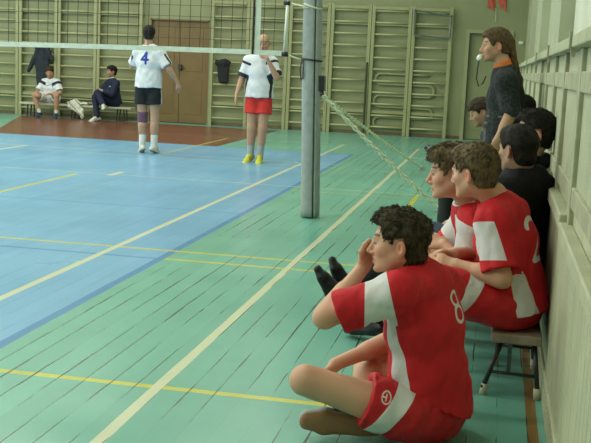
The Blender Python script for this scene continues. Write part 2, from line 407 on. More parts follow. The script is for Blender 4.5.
# ---------------------------------------------------------------- benches
def low_bench(y0, y1, label, splay=.02):
    root = empty('low_bench', (.16, (y0 + y1) / 2, 0), label, 'bench', 'low wooden benches along the right wall')
    MB().box(.040, .258, y0, y1, .238, .280).build('seat_board', MAT['wood'], root, bevel=.006)
    for x_t, x_b in ((.09, splay), (.230, .256)):
        l = MB().tube([(x_t, y0 + .05, .239), (x_b, y0 + .0, .03)], .011, 10).build('leg', MAT['black_metal'], root, True)
        MB().tube([(x_b + (x_t - x_b) * .13, y0 + .006, .048), (x_b, y0 + .0, .0)], .0155, 10).build('foot_cap', MAT['foot_cap'], l, True)
    MB().tube([(splay + .025, y0 + .018, .103), (.246, y0 + .018, .098)], .0075, 8).build('crossbar', MAT['black_metal'], root, True)
    MB().box(.125, .145, y1 - .10, y1 - .08, .0, .239).build('support_post', MAT['steel_dark'], root)
    return root
low_bench(4.56, 5.02, 'low wooden bench with black splayed legs nearest to the viewer')
low_bench(5.05, 5.74, 'low wooden bench hidden under the second red player and the hooded man', .075)
low_bench(5.78, 6.36, 'low wooden bench under the dark haired man resting by the wall', .075)
low_bench(8.35, 9.95, 'low wooden bench far behind the standing man with the whistle')

fb = empty('long_bench', (-9.2, 22.0, 0), 'long pale low bench under the two seated men at the far wall', 'bench')
MB().box(-10.45, -7.85, 21.87, 22.17, .27, .31).build('seat_board', MAT['bench_white'], fb, bevel=.006)
for x in (-10.2, -9.15, -8.1):
    for yy in (21.93, 22.11):
        MB().tube([(x - .07, yy, .27), (x - .09, yy, .01), (x + .09, yy, .01), (x + .07, yy, .27)], .016, 8).build('leg', MAT['black_metal'], fb)

# ---------------------------------------------------------------- net, post, chains
NYY = 9.55
def netz(x): return 1.497 - .0016 * (-2 - x) ** 2 * 2.4
net = empty('volleyball_net', (-6.5, NYY, 1.4), 'volleyball net with white bottom tape stretched across the court', 'net')
mesh_ = MB(); xr, xl_ = -1.965, -13.0; top = 2.45
x = xr
while x > xl_:
    mesh_.beam((x, NYY, netz(x)), (x + .004, NYY, top), .0042, .0042); x -= .1005
z = 1.60
while z < top:
    n = 24
    for i in range(n):
        xa = xr + (xl_ - xr) * i / n; xb = xr + (xl_ - xr) * (i + 1) / n
        f = (z - 1.5) / .95
        mesh_.beam((xa, NYY, z + (netz(xa) - 1.497) * (1 - f)), (xb, NYY, z + (netz(xb) - 1.497) * (1 - f)), .0036, .0036)
    z += .1005
mesh_.build('mesh', MAT['cord'], net)
bt = MB()
bt.grid(lambda u, v: (xr + (xl_ - xr) * u, NYY - .004, netz(xr + (xl_ - xr) * u) - .022 + .046 * v), 40, 1)
b_ = bt.build('bottom_tape', MAT['tape'], net); b_.modifiers.new('thick', 'SOLIDIFY').thickness = .004
tt = MB(); tt.box(xl_, xr, NYY - .004, NYY + .004, 2.40, 2.47); tt.build('top_tape', MAT['tape'], net)
MB().box(-2.245, -2.195, NYY - .006, NYY + .006, 1.475, 2.45).build('side_band', MAT['tape'], net)
MB().tube([(-2.26, NYY - .012, 1.48), (-2.262, NYY - .012, 3.2)], .010, 8).build('antenna', MAT['black'], net)
MB().tube([(-1.962, NYY, 1.49), (-1.95, NYY, 1.97)], .015, 10).build('end_rod', MAT['white_plastic'], net, True)
for zz in (1.495, 1.955):
    MB().tube([(-1.985, NYY, zz - .002), (-1.93, NYY, zz - .006)], .022, 10).build('knot', MAT['black'], net, True)
MB().tube([(-1.93, NYY, 1.489), (-1.87, NYY, 1.466), (-1.785, NYY - .03, 1.447)], .007, 8).build('tie_rope', MAT['rope'], net, True)
MB().tube([(-1.92, NYY, 1.950), (-1.80, NYY - .05, 1.925), (-1.74, NYY - .09, 1.905)], .008, 8).build('tie_rope', MAT['rope'], net, True)

PX, PYY = -1.652, 9.55
post = empty('net_post', (PX, PYY, 0), 'padded grey net post standing on the green floor', 'net post')
pr_ = .088
post.rotation_euler = (0, -.034, 0)
pad = MB()
def padf(u, v):
    a = math.radians(-42 + 12) + u * math.radians(360 - 16); zt = .015 + v * 2.6
    rr = pr_ * (1 + .02 * math.sin(9 * v + 3 * u))
    return (PX + rr * math.cos(a), PYY + rr * math.sin(a), zt)
a0 = math.radians(-62)
def padf(u, v):
    a = a0 + math.radians(5) + u * math.radians(350); rr = pr_ * (1 + .018 * math.sin(11 * v + 4 * u) + .012 * math.sin(31 * v))
    return (PX + rr * math.cos(a) - .012 * v * 0, PYY + rr * math.sin(a), .012 + v * 2.55)
pad.grid(padf, 44, 40)
po = pad.build('foam_pad', MAT['pad'], post, True); sm = po.modifiers.new('thick', 'SOLIDIFY'); sm.thickness = .022; sm.offset = -1
MB().tube([(PX, PYY, .0), (PX, PYY, 2.62)], .042, 20).build('steel_tube', MAT['steel'], post, True)
MB().tube([(PX + .095 * math.cos(t), PYY + .095 * math.sin(t), 1.452 - .012 * math.cos(t)) for t in np.linspace(0, 2 * math.pi, 28, endpoint=False)], .008, 6, True).build('strap', MAT['black'], post, True)
MB().tube([(PX - .085, PYY - .055, 1.45), (PX - .10, PYY - .06, 1.36), (PX - .088, PYY - .065, 1.27), (PX - .07, PYY - .075, 1.28), (PX - .066, PYY - .08, 1.37), (PX - .07, PYY - .075, 1.45)], .006, 6).build('strap_loop', MAT['black'], post, True)
MB().box(PX + .07, PX + .125, PYY - .05, PYY + .03, 1.17, 1.31).tube([(PX + .1, PYY - .01, 1.17), (PX + .11, PYY - .01, 1.14), (PX + .085, PYY - .01, 1.13)], .012, 8).build('hook', MAT['black_metal'], post, bevel=.01)
MB().tube([(PX - .07, PYY - .075, 1.95), (PX + .03, PYY - .09, 1.915), (PX + .09, PYY - .04, 1.90)], .008, 6).build('top_cord', MAT['rope'], post, True)

def chain(p0, p1, sag, link_len, r, wid, name, label, mat):
    p0 = Vector(p0); p1 = Vector(p1); L = (p1 - p0).length; n = int(L / (link_len * .72)); mb = MB()
    d = (p1 - p0).normalized(); s1 = d.cross(Vector((0, 0, 1))).normalized(); s2 = s1.cross(d).normalized()
    for i in range(n):
        t = (i + .5) / n; c = p0.lerp(p1, t) + Vector((0, 0, -sag * 4 * t * (1 - t)))
        ang = (math.pi / 4) + (math.pi / 2) * (i % 2)
        sd = s1 * math.cos(ang) + s2 * math.sin(ang)
        ring = []
        for k in range(12):
            a = 2 * math.pi * k / 12; ca, sa = math.cos(a), math.sin(a)
            ring.append(c + d * (ca * (link_len / 2 - r) ) + sd * (sa * (wid / 2 - r)))
        mb.tube(ring, r, 5, True)
    o = mb.build(name, mat, None, True); return tag(o, label, 'chain')
chain((PX + .067, PYY - .01, 1.135), (-.50, 10.6, .02), .02, .078, .0105, .052, 'guy_chain', 'thick pale chain slanting from the net post hook down to the floor', MAT['chain'])
chain((PX + .06, PYY + .02, 1.14), (-1.02, 15.1, .02), .02, .10, .008, .040, 'guy_chain', 'thinner pale chain running from the net post into the distance', MAT['rope'])
for k, (x, y) in enumerate(((-.50, 10.6), (-1.02, 15.1))):
    tag(MB().tube([(x + .035 * math.cos(t), y, .012 + .035 * abs(math.sin(t))) for t in np.linspace(0, math.pi, 10)], .008, 6).box(x - .06, x + .06, y - .03, y + .03, .0005, .008).build('floor_anchor', MAT['steel'], None),
        ['steel floor ring anchoring the thick pale chain', 'steel floor ring anchoring the thin far chain'][k], 'floor anchor')

# ================================================================ people: implicit-surface modelling
def V3(*a): return np.array(a[0] if len(a) == 1 else a, dtype=np.float64)
def nrm(v): v = V3(v); return v / (np.linalg.norm(v) + 1e-12)
def lerp(a, b, t): return V3(a) * (1 - t) + V3(b) * t

def _hash(ix, iy, iz):
    h = (ix * 73856093) ^ (iy * 19349663) ^ (iz * 83492791)
    h = (h ^ (h >> 13)) * 1274126177
    h = h ^ (h >> 16)
    return (h & 0xffff).astype(np.float32) / 65535.0
def vnoise(P, seed=0):
    """smooth value noise in -1..1 at points P (...,3)"""
    P = np.asarray(P, dtype=np.float32) + seed * 17.31 + 500.0
    I = np.floor(P).astype(np.int64); f = (P - I).astype(np.float32); f = f * f * (3 - 2 * f)
    r = 0
    for dx in (0, 1):
        wx = f[..., 0] if dx else 1 - f[..., 0]
        for dy in (0, 1):
            wy = f[..., 1] if dy else 1 - f[..., 1]
            for dz in (0, 1):
                wz = f[..., 2] if dz else 1 - f[..., 2]
                r = r + wx * wy * wz * _hash(I[..., 0] + dx, I[..., 1] + dy, I[..., 2] + dz)
    return r * 2 - 1

def smin(a, b, k):
    if k <= 0: return np.minimum(a, b)
    h = np.maximum(k - np.abs(a - b), 0) / k
    return np.minimum(a, b) - h * h * k * .25

class Field:
    def __init__(s, lo, hi, h, fine=None):
        s.h = h; s.ax = [np.arange(a - 3 * h, b + 3 * h, h, dtype=np.float32) for a, b in zip(lo, hi)]
        if fine:                                   # finer spacing inside a box (lo, hi, step)
            for i in range(3):
                a = s.ax[i]; l, u, hf = fine[0][i], fine[1][i], fine[2]
                s.ax[i] = np.concatenate([a[a < l - h * .6], np.arange(l, u, hf, dtype=np.float32), a[a > u + h * .6]]).astype(np.float32)
        s.F = np.full([len(a) for a in s.ax], 0.3, dtype=np.float32)
    def region(s, lo, hi):
        sl = []
        for a, l, u in zip(s.ax, lo, hi):
            i = max(0, int(np.searchsorted(a, l)) - 1); j = min(len(a), int(np.searchsorted(a, u)) + 1)
            if j <= i: return None, None
            sl.append(slice(i, j))
        X = s.ax[0][sl[0]][:, None, None]; Y = s.ax[1][sl[1]][None, :, None]; Z = s.ax[2][sl[2]][None, None, :]
        return tuple(sl), (X, Y, Z)
    def _apply(s, sl, d, k, mode):
        cur = s.F[sl]
        if mode == 'u': s.F[sl] = smin(cur, d, k)
        elif mode == 's': s.F[sl] = -smin(-cur, d, k)
        elif mode == 'i': s.F[sl] = -smin(-cur, -d, k)
    # --- primitives
    def cap(s, a, b, ra, rb, k=.02, mode='u'):
        a = V3(a); b = V3(b); R_ = max(ra, rb) + k + 4 * s.h
        sl, g = s.region(np.minimum(a, b) - R_, np.maximum(a, b) + R_)
        if sl is None: return s
        ab = b - a; L2 = float(ab @ ab) + 1e-12
        q = [g[i] - np.float32(a[i]) for i in range(3)]
        t = np.clip((q[0] * np.float32(ab[0]) + q[1] * np.float32(ab[1]) + q[2] * np.float32(ab[2])) / np.float32(L2), 0, 1)
        d = np.sqrt(sum((q[i] - t * np.float32(ab[i])) ** 2 for i in range(3))) - (ra + (rb - ra) * t)
        s._apply(sl, d.astype(np.float32), k, mode); return s
    def chain(s, pts, rs, k=.01, mode='u'):
        for i in range(len(pts) - 1): s.cap(pts[i], pts[i + 1], rs[i], rs[i + 1], k, mode)
        return s
    def ecap(s, a, b, u, ra, rb, k=.03, mode='u'):
        """capsule of elliptical section: half width ra[0] along u, ra[1] across"""
        a = V3(a); b = V3(b); ab = b - a; L2 = float(ab @ ab) + 1e-12
        ax = nrm(ab) if L2 > 1e-9 else np.zeros(3)
        u = nrm(V3(u) - ax * float(V3(u) @ ax))
        R_ = max(*ra, *rb) + k + 4 * s.h
        sl, g = s.region(np.minimum(a, b) - R_, np.maximum(a, b) + R_)
        if sl is None: return s
        q = [g[i] - np.float32(a[i]) for i in range(3)]
        t = np.clip((q[0] * np.float32(ab[0]) + q[1] * np.float32(ab[1]) + q[2] * np.float32(ab[2])) / np.float32(L2), 0, 1)
        q = [q[i] - t * np.float32(ab[i]) for i in range(3)]
        qu = q[0] * np.float32(u[0]) + q[1] * np.float32(u[1]) + q[2] * np.float32(u[2])
        qq = q[0] ** 2 + q[1] ** 2 + q[2] ** 2
        qv2 = np.maximum(qq - qu * qu, 0)
        r1 = ra[0] + (rb[0] - ra[0]) * t; r2 = ra[1] + (rb[1] - ra[1]) * t
        k0 = np.sqrt(qu * qu / (r1 * r1) + qv2 / (r2 * r2)); k1 = np.sqrt(qu * qu / r1 ** 4 + qv2 / r2 ** 4) + 1e-6
        d = k0 * (k0 - 1) / k1
        s._apply(sl, d.astype(np.float32), k, mode); return s
    def ell(s, c, r, R=None, k=.02, mode='u'):
        """ellipsoid, R rows = local axes"""
        c = V3(c); R = np.eye(3) if R is None else np.array(R)
        m = max(r) + k + 4 * s.h
        sl, g = s.region(c - m, c + m)
        if sl is None: return s
        q = [g[i] - np.float32(c[i]) for i in range(3)]
        l = [q[0] * np.float32(R[j][0]) + q[1] * np.float32(R[j][1]) + q[2] * np.float32(R[j][2]) for j in range(3)]
        k0 = np.sqrt(sum((l[j] / r[j]) ** 2 for j in range(3))); k1 = np.sqrt(sum((l[j] / r[j] ** 2) ** 2 for j in range(3))) + 1e-6
        s._apply(sl, (k0 * (k0 - 1) / k1).astype(np.float32), k, mode); return s
    def plane(s, p, n, k=0.):
        """keep the side the normal points away from"""
        p = V3(p); n = nrm(n)
        d = (s.ax[0][:, None, None] - p[0]) * n[0] + (s.ax[1][None, :, None] - p[1]) * n[1] + (s.ax[2][None, None, :] - p[2]) * n[2]
        s.F = -smin(-s.F, -d.astype(np.float32), k); return s
    def func(s, fn, band=.03):
        """add fn(points) to the field near the surface"""
        idx = np.nonzero(np.abs(s.F) < band)
        P = np.stack([s.ax[i][idx[i]] for i in range(3)], -1)
        s.F[idx] = s.F[idx] + fn(P).astype(np.float32); return s
    def cutf(s, fn, band=.25):
        idx = np.nonzero(s.F < band)
        P = np.stack([s.ax[i][idx[i]] for i in range(3)], -1)
        s.F[idx] = np.maximum(s.F[idx], fn(P).astype(np.float32)); return s
    def mesh(s, smooth=1):
        F = s.F; ins = F < 0
        F[0] = np.abs(F[0]) + 1e-4; F[-1] = np.abs(F[-1]) + 1e-4; F[:, 0] = np.abs(F[:, 0]) + 1e-4; F[:, -1] = np.abs(F[:, -1]) + 1e-4
        F[:, :, 0] = np.abs(F[:, :, 0]) + 1e-4; F[:, :, -1] = np.abs(F[:, :, -1]) + 1e-4
        ins = F < 0
        c = np.zeros([n - 1 for n in F.shape], np.uint8)
        offs = [(i, j, k) for i in (0, 1) for j in (0, 1) for k in (0, 1)]
        nx, ny, nz = F.shape
        for i, j, k in offs: c += ins[i:nx - 1 + i, j:ny - 1 + j, k:nz - 1 + k]
        cells = np.argwhere((c > 0) & (c < 8)); n = len(cells)
        if n == 0: return np.zeros((0, 3)), np.zeros((0, 4), int)
        ids = np.full(c.shape, -1, np.int32); ids[tuple(cells.T)] = np.arange(n)
        val = np.stack([F[cells[:, 0] + i, cells[:, 1] + j, cells[:, 2] + k] for i, j, k in offs], 1)
        acc = np.zeros((n, 3)); cnt = np.zeros(n)
        for a in range(8):
            for b in range(a + 1, 8):
                da = np.array(offs[a]); db = np.array(offs[b])
                if np.abs(da - db).sum() != 1: continue
                va, vb = val[:, a], val[:, b]; m = (va < 0) != (vb < 0)
                t = np.where(m, va / np.where(m, va - vb, 1), 0)
                acc += np.where(m[:, None], da + (db - da) * t[:, None], 0); cnt += m
        loc = acc / cnt[:, None]
        V = np.stack([s.ax[i][cells[:, i]] + loc[:, i] * (s.ax[i][cells[:, i] + 1] - s.ax[i][cells[:, i]]) for i in range(3)], 1).astype(np.float64)
        quads = []
        for axis in range(3):
            sl0 = [slice(None)] * 3; sl1 = [slice(None)] * 3; sl0[axis] = slice(0, -1); sl1[axis] = slice(1, None)
            A = ins[tuple(sl0)]; B = ins[tuple(sl1)]
            e = np.argwhere(A != B); o1, o2 = (axis + 1) % 3, (axis + 2) % 3
            ok = (e[:, o1] > 0) & (e[:, o2] > 0) & (e[:, o1] < F.shape[o1] - 1) & (e[:, o2] < F.shape[o2] - 1); e = e[ok]
            flip = A[tuple(e.T)]
            def cid(d1, d2):
                q = e.copy(); q[:, o1] += d1; q[:, o2] += d2; return ids[tuple(q.T)]
            q = np.stack([cid(-1, -1), cid(0, -1), cid(0, 0), cid(-1, 0)], 1)
            q[~flip] = q[~flip][:, ::-1]
            quads.append(q)
        Q = np.concatenate(quads); Q = Q[(Q >= 0).all(1)]
        for _ in range(smooth):
            acc = np.zeros_like(V); cnt = np.zeros(n)
            for a, b in ((0, 1), (1, 2), (2, 3), (3, 0)):
                np.add.at(acc, Q[:, a], V[Q[:, b]]); np.add.at(cnt, Q[:, a], 1)
                np.add.at(acc, Q[:, b], V[Q[:, a]]); np.add.at(cnt, Q[:, b], 1)
            V = V * .45 + .55 * acc / np.maximum(cnt, 1)[:, None]
        return V, Q

def sdf_obj(name, fld, mat, parent, attrs=None, color=None, smooth=1, keep=True):
    V, Q = fld.mesh(smooth)
    o0 = np.array(parent_loc(parent)) if parent is not None else V.mean(0)
    me = bpy.data.meshes.new(name); n, m = len(V), len(Q)
    me.vertices.add(n); me.vertices.foreach_set('co', (V - o0).astype(np.float32).ravel())
    me.loops.add(m * 4); me.loops.foreach_set('vertex_index', Q.astype(np.int32).ravel())
    me.polygons.add(m); me.polygons.foreach_set('loop_start', np.arange(0, 4 * m, 4, dtype=np.int32))
    me.polygons.foreach_set('use_smooth', np.ones(m, bool)); me.update(calc_edges=True)
    me.materials.append(mat)
    for an, fn in (attrs or {}).items():
        a = me.attributes.new(an, 'FLOAT', 'POINT'); a.data.foreach_set('value', np.asarray(fn(V), np.float32))
    if color is not None:
        a = me.attributes.new('col', 'FLOAT_COLOR', 'POINT'); C = np.ones((n, 4), np.float32); C[:, :3] = color(V); a.data.foreach_set('color', C.ravel())
    o = bpy.data.objects.new(name, me)
    if parent is None: o.location = o0
    return link(o, parent)

def skin_material():
    m, nt, bs = new_mat('skin')
    p = N(nt, 'ShaderNodeTexCoord').outputs['Object']
    a = N(nt, 'ShaderNodeAttribute', attribute_name='col').outputs['Color']
    nz = noise(nt, p, 26, 4, .6)
    c = mixc(nt, math_(nt, 'MULTIPLY', ramp(nt, nz, .35, .75), .16), a, (.55, .25, .17))
    lnk(nt, c, bs.inputs['Base Color']); bs.inputs['Roughness'].default_value = .5
    bs.inputs['Subsurface Weight'].default_value = .12; bs.inputs['Subsurface Radius'].default_value = (.012, .005, .003); bs.inputs['Subsurface Scale'].default_value = .5
    bs.inputs['Specular IOR Level'].default_value = .35
    bump(nt, bs, noise(nt, p, 160, 2), .08, .003)
    return m
def hair_material(name, dark, light, scl=90):
    m, nt, bs = new_mat(name)
    p = N(nt, 'ShaderNodeTexCoord').outputs['Object']
    nz = noise(nt, p, scl, 4, .65, scl3=(1., 1., .45)); nl = noise(nt, p, 28, 3)
    c = mixc(nt, ramp(nt, math_(nt, 'MULTIPLY_ADD', nl, .4, math_(nt, 'MULTIPLY', nz, .6)), .36, .66), dark, light)
    lnk(nt, c, bs.inputs['Base Color']); bs.inputs['Roughness'].default_value = .75; bs.inputs['Specular IOR Level'].default_value = .18
    bump(nt, bs, nz, .4, .004)
    return m
MAT['skin'] = skin_material()
MAT['hair_dark'] = hair_material('dark_brown_hair', (.018, .0135, .008), (.075, .055, .030))
MAT['hair_black'] = hair_material('black_hair', (.006, .005, .004), (.026, .022, .016))
MAT['hair_brown'] = hair_material('light_brown_hair', (.055, .039, .019), (.165, .120, .062))
MAT['hair_long'] = hair_material('long_brown_hair', (.042, .025, .011), (.135, .085, .040))
MAT['eye'] = plain('eye_white', (.27, .25, .22), .3, var=.03)
MAT['iris'] = plain('dark_iris', (.02, .015, .01), .2)

# --------------------------------------------------------------- head
class Head:
    def __init__(s, c, F, U=(0, 0, 1), sc=1.0):
        s.c = V3(c); s.F = nrm(F); U = V3(U); s.U = nrm(U - s.F * float(U @ s.F)); s.L = np.cross(s.U, s.F); s.s = sc
        s.R = [s.L, s.F, s.U]
    def p(s, x, y, z): return s.c + (s.L * x + s.F * y + s.U * z) * s.s
    def loc(s, P):
        q = (np.asarray(P) - s.c) / s.s
        return q @ s.L, q @ s.F, q @ s.U
    def sdf(s, f, fine=True):
        k = s.s; p = s.p; E = lambda c, r, kk=.02, mode='u': f.ell(p(*c), [x * k for x in r], s.R, kk * k, mode)
        E((0, -.016, .040), (.075, .095, .082)); E((0, .028, -.012), (.064, .062, .088), .03)
        E((0, .028, -.052), (.047, .049, .050), .03)
        for sd in (-1, 1):
            f.cap(p(sd * .052, -.004, -.044), p(sd * .019, .062, -.093), .015 * k, .0115 * k, .028 * k)      # jaw line
            E((sd * .044, .058, -.022), (.020, .020, .018), .025)                                       # cheek bone
        f.cap(p(-.009, .075, -.098), p(.009, .075, -.098), .0130 * k, .0130 * k, .018 * k)               # chin
        f.cap(p(-.032, .082, .019), p(.032, .082, .019), .011 * k, .011 * k, .02 * k)                    # brow ridge
        for sd in (-1, 1): E((sd * .031, .0985, .001), (.020, .0165, .013), .014, 's')                     # eye sockets
        f.cap(p(0, .086, .010), p(0, .108, -.034), .0080 * k, .0105 * k, .010 * k)                       # nose
        f.cap(p(0, .108, -.036), p(0, .094, -.046), .0095 * k, .008 * k, .006 * k)
        for sd in (-1, 1): E((sd * .0135, .094, -.041), (.0075, .010, .0075), .006)
        for sd in (-1, 1): E((sd * .031, .0765, .0080), (.0150, .0116, .0065), .005)                     # upper lids
        if fine:
            f.cap(p(-.017, .082, -.0625), p(0, .0865, -.0620), .0060 * k, .0075 * k, .007 * k); f.cap(p(.017, .082, -.0625), p(0, .0865, -.0620), .0060 * k, .0075 * k, .007 * k)   # lips
            f.cap(p(-.014, .082, -.0760), p(0, .0850, -.0765), .0065 * k, .0082 * k, .007 * k); f.cap(p(.014, .082, -.0760), p(0, .0850, -.0765), .0065 * k, .0082 * k, .007 * k)
            f.cap(p(-.022, .095, -.0693), p(.022, .095, -.0693), .0030 * k, .0030 * k, .004 * k, 's')
            E((0, .089, -.0875), (.016, .006, .0045), .008, 's')
        for sd in (-1, 1):                                                                               # ears
            R2 = [nrm(s.L + s.F * .5 * sd), nrm(s.F - s.L * .5 * sd), nrm(s.U - s.F * .15)]
            f.ell(p(sd * .083, -.014, -.010), (.010 * k, .0185 * k, .031 * k), R2, .006 * k)
            f.ell(p(sd * .095, -.007, -.006), (.012 * k, .0110 * k, .020 * k), R2, .003 * k, 's')
    def neck(s, f, base, r=.055):
        f.cap(s.p(0, -.028, -.05), base, r * s.s, (r + .008) * s.s, .03)
    def color(s, base, beard=0.0):
        base = V3(base); lip = base * V3(.86, .60, .60); br = V3(.05, .035, .02); red = base * V3(1.08, .82, .80)
        def fn(V):
            x, y, z = s.loc(V); C = np.tile(base, (len(V), 1))
            def mx(C, c, a): a = np.clip(a, 0, 1)[:, None]; return C * (1 - a) + c * a
            inh = (np.abs(x) < .12) & (np.abs(y) < .14) & (z > -.13) & (z < .14)
            cheek = np.exp(-((np.abs(x) - .045) ** 2 + (z + .03) ** 2) / .0006) * (y > .03)
            C = mx(C, red, cheek * .55 * inh)
            ear = (np.abs(x) > .074) & (z < .04) & (y < .02) & inh; C = mx(C, base * V3(1.08, .70, .66), ear * .75)
            nose = np.exp(-(x ** 2 + (z + .036) ** 2 + (y - .115) ** 2) / .0003); C = mx(C, red, nose * .5)
            lipm = (1 - np.clip((np.abs(z + .0695) - .009) / .003, 0, 1)) * (np.abs(x) < .021) * (y > .072); C = mx(C, lip, lipm * inh)
            bz = .026 + .004 * np.cos(np.abs(x) * 60 - 2.0)
            brow = (1 - np.clip((np.abs(z - bz) - .0036) / .002, 0, 1)) * (np.abs(x) > .012) * (np.abs(x) < .050) * (y > .045); C = mx(C, br, brow * .85 * inh)
            if beard > 0:
                bd = (z < -.045) & (y > .0) & inh & ~(lipm > .5); C = mx(C, base * V3(.62, .60, .58), bd * beard)
            return C
        return fn
    def eyes(s, parent, h=.002):
        for sd in (-1, 1):
            f = Field(s.p(sd * .031, .079, .0) - .016, s.p(sd * .031, .079, .0) + .016, h)
            f.ell(s.p(sd * .031, .0755, -.001), (.0118 * s.s,) * 3)
            e = sdf_obj('eye', f, MAT['eye'], parent)
            f = Field(s.p(sd * .031, .088, .0) - .01, s.p(sd * .031, .088, .0) + .01, h * .8)
            f.ell(s.p(sd * .031, .0848, -.0015), (.0074 * s.s, .0044 * s.s, .0066 * s.s), s.R)
            sdf_obj('iris', f, MAT['iris'], e)
    def hair(s, parent, mat, h, thick=.016, front=.010, top=.012, hairline=.062, side=-.005, nape=-.075, amp=.005, freq=55., extra=None, name='hair', fringe=0., tufts=0, tl=.024, lift=.45):
        k = s.s
        f = Field(s.c - .17 * k, s.c + .17 * k, h)
        t = thick
        f.ell(s.p(0, -.016, .040), [(.075 + t) * k, (.095 + t) * k, (.082 + t) * k], s.R, 0)
        f.ell(s.p(0, -.006, .040 + top), [(.066 + t) * k, (.085 + t) * k, (.078 + t * .6) * k], s.R, .03 * k)
        f.ell(s.p(0, -.050, -.035), [(.058 + t * .7) * k, (.045 + t * .7) * k, (.055) * k], s.R, .03 * k)
        f.ell(s.p(0, .055, .080), [(.055 + t * .4) * k, (.034 + front) * k, (.026 + front) * k], s.R, .03 * k)
        if extra: extra(f)
        def wob(P):
            q = (P - s.c) / k
            return (vnoise(q * freq, 1) * .62 + vnoise(q * freq * 2.3, 2) * .38) * amp * k
        f.func(wob)
        def cut(P):
            x, y, z = s.loc(P)
            ax_ = np.abs(x)
            zmin = np.interp(y, [-.13, -.075, -.03, -.022, .012, .03, .052, .070, .13], [nape, nape, nape + .01, .028, .028, side, .032, hairline, hairline - fringe])
            # centre of the forehead is higher at the temples
            zmin = zmin + np.where((y > .045) & (ax_ > .03), (ax_ - .03) * -.25, 0)
            wig = vnoise((P - s.c) / k * 60., 5) * .005
            return ((zmin + wig - z) * .8 * k)
        f.cutf(cut)
        o = sdf_obj(name, f, mat, parent)
        if tufts: s.add_tufts(o, tufts, tl, lift)
        return o
    def add_tufts(s, o, n, tl, lift):
        me = o.data; nv = len(me.vertices); V = np.zeros(nv * 3, np.float32); me.vertices.foreach_get('co', V); V = V.reshape(-1, 3)
        Nn = np.zeros(nv * 3, np.float32); me.vertices.foreach_get('normal', Nn); Nn = Nn.reshape(-1, 3)
        rs = np.random.RandomState(7); o0 = np.array(parent_loc(o.parent)); x, y, z = s.loc(V + o0)
        crown = s.p(0, -.06, .13) - o0
        out = (Nn @ s.U > -.55); ids = np.nonzero(out)[0]; ids = ids[rs.randint(0, len(ids), n)]
        P = V[ids]; nn = Nn[ids]; fl = P - crown; fl -= nn * (fl * nn).sum(1, keepdims=True); fl /= np.linalg.norm(fl, axis=1, keepdims=True) + 1e-6
        cl = np.stack([vnoise(P * 45, q) for q in (11, 12, 13)], 1)
        d = fl + nn * lift + cl * .9 + rs.normal(0, .22, P.shape); d /= np.linalg.norm(d, axis=1, keepdims=True)
        L = tl * s.s * rs.uniform(.6, 1.25, n)[:, None]; t = np.cross(d, nn); t /= np.linalg.norm(t, axis=1, keepdims=True) + 1e-6; u = np.cross(d, t)
        A = P - nn * .003; M = A + d * L * .55 + nn * .001; T = A + d * L * 1.0 - nn * L * .28; r = .0021 * s.s
        vs_ = []
        for c, k in ((A, 1.), (M, .8)):
            for a in (0, 2.094, 4.189): vs_.append(c + (t * math.cos(a) + u * math.sin(a)) * r * k)
        vs_.append(T); VV = np.stack(vs_, 1).reshape(-1, 3)
        b = (np.arange(n) * 7)[:, None]; F_ = []
        for i in range(3):
            j = (i + 1) % 3; F_.append((b + np.array([[i, j, 3 + j]]))); F_.append(b + np.array([[i, 3 + j, 3 + i]])); F_.append(b + np.array([[3 + i, 3 + j, 6]]))
        F_ = np.concatenate(F_).tolist()
        Q = [tuple(p.vertices) for p in me.polygons]; mat = me.materials[0]
        m2 = bpy.data.meshes.new(me.name); m2.from_pydata(np.concatenate([V, VV]).tolist(), [], Q + [tuple(i + nv for i in f_) for f_ in F_])
        m2.materials.append(mat); m2.polygons.foreach_set('use_smooth', [True] * len(m2.polygons)); m2.update(); o.data = m2; bpy.data.meshes.remove(me)

# --------------------------------------------------------------- hands, feet
def hand(f, wr, d, pn, side, s=1.0, curl=(.35, .5, .4), thumb=.5, k=.005, spread=.0, rf=1.0):
    """wr wrist, d direction of fingers, pn palm normal (out of the palm); side +1 thumb towards cross(d, pn)"""
    wr = V3(wr); d = nrm(d); pn = nrm(V3(pn) - d * float(V3(pn) @ d)); w = np.cross(d, pn) * side
    f.ecap(wr + d * .012 * s, wr + d * .068 * s, w, (.026 * s, .017 * s), (.036 * s, .0135 * s), .02)
    f.ecap(wr + d * .068 * s, wr + d * .082 * s, w, (.037 * s, .0135 * s), (.036 * s, .0115 * s), .01)
    f.cap(wr + d * .025 * s + w * .020 * s + pn * .006 * s, wr + d * .05 * s + w * .030 * s + pn * .008 * s, .015 * s, .012 * s, .012)
    tot = [.074, .082, .076, .060]
    for i in range(4):
        b = wr + d * (.084 - .004 * abs(i - 1.2)) * s + w * (.0285 - .0195 * i) * s
        ang = 0.; dirw = w * (.10 - .07 * i + spread * (1.5 - i)) ; p = b; r = (.0092 - .0007 * (i == 3)) * s * rf
        pts = [b - d * .012 * s, b]; rs = [r * 1.05, r * 1.04]
        for j, fr_ in enumerate((.46, .30, .24)):
            ang += curl[j] * (1 + .06 * i)
            dr = nrm(d * math.cos(ang) + pn * math.sin(ang) + dirw * max(0, math.cos(ang)))
            p = p + dr * tot[i] * fr_ * s; pts.append(p); rs.append(r * (.97 - .1 * j))
        f.chain(pts, rs, k)
    b = wr + d * .030 * s + w * .024 * s + pn * .006 * s
    d1 = nrm(d * .72 + w * (.75 - .3 * thumb) + pn * .45 * thumb); p1 = b + d1 * .040 * s
    d2 = nrm(d * .95 + w * (.35 - .55 * thumb) + pn * .4 * thumb); p2 = p1 + d2 * .030 * s
    d3 = nrm(d * 1.0 + w * (.1 - .6 * thumb) + pn * .45 * thumb); p3 = p2 + d3 * .024 * s
    f.chain([b, p1, p2, p3], [.0135 * s, .0112 * s, .0100 * s, .0085 * s], .006)

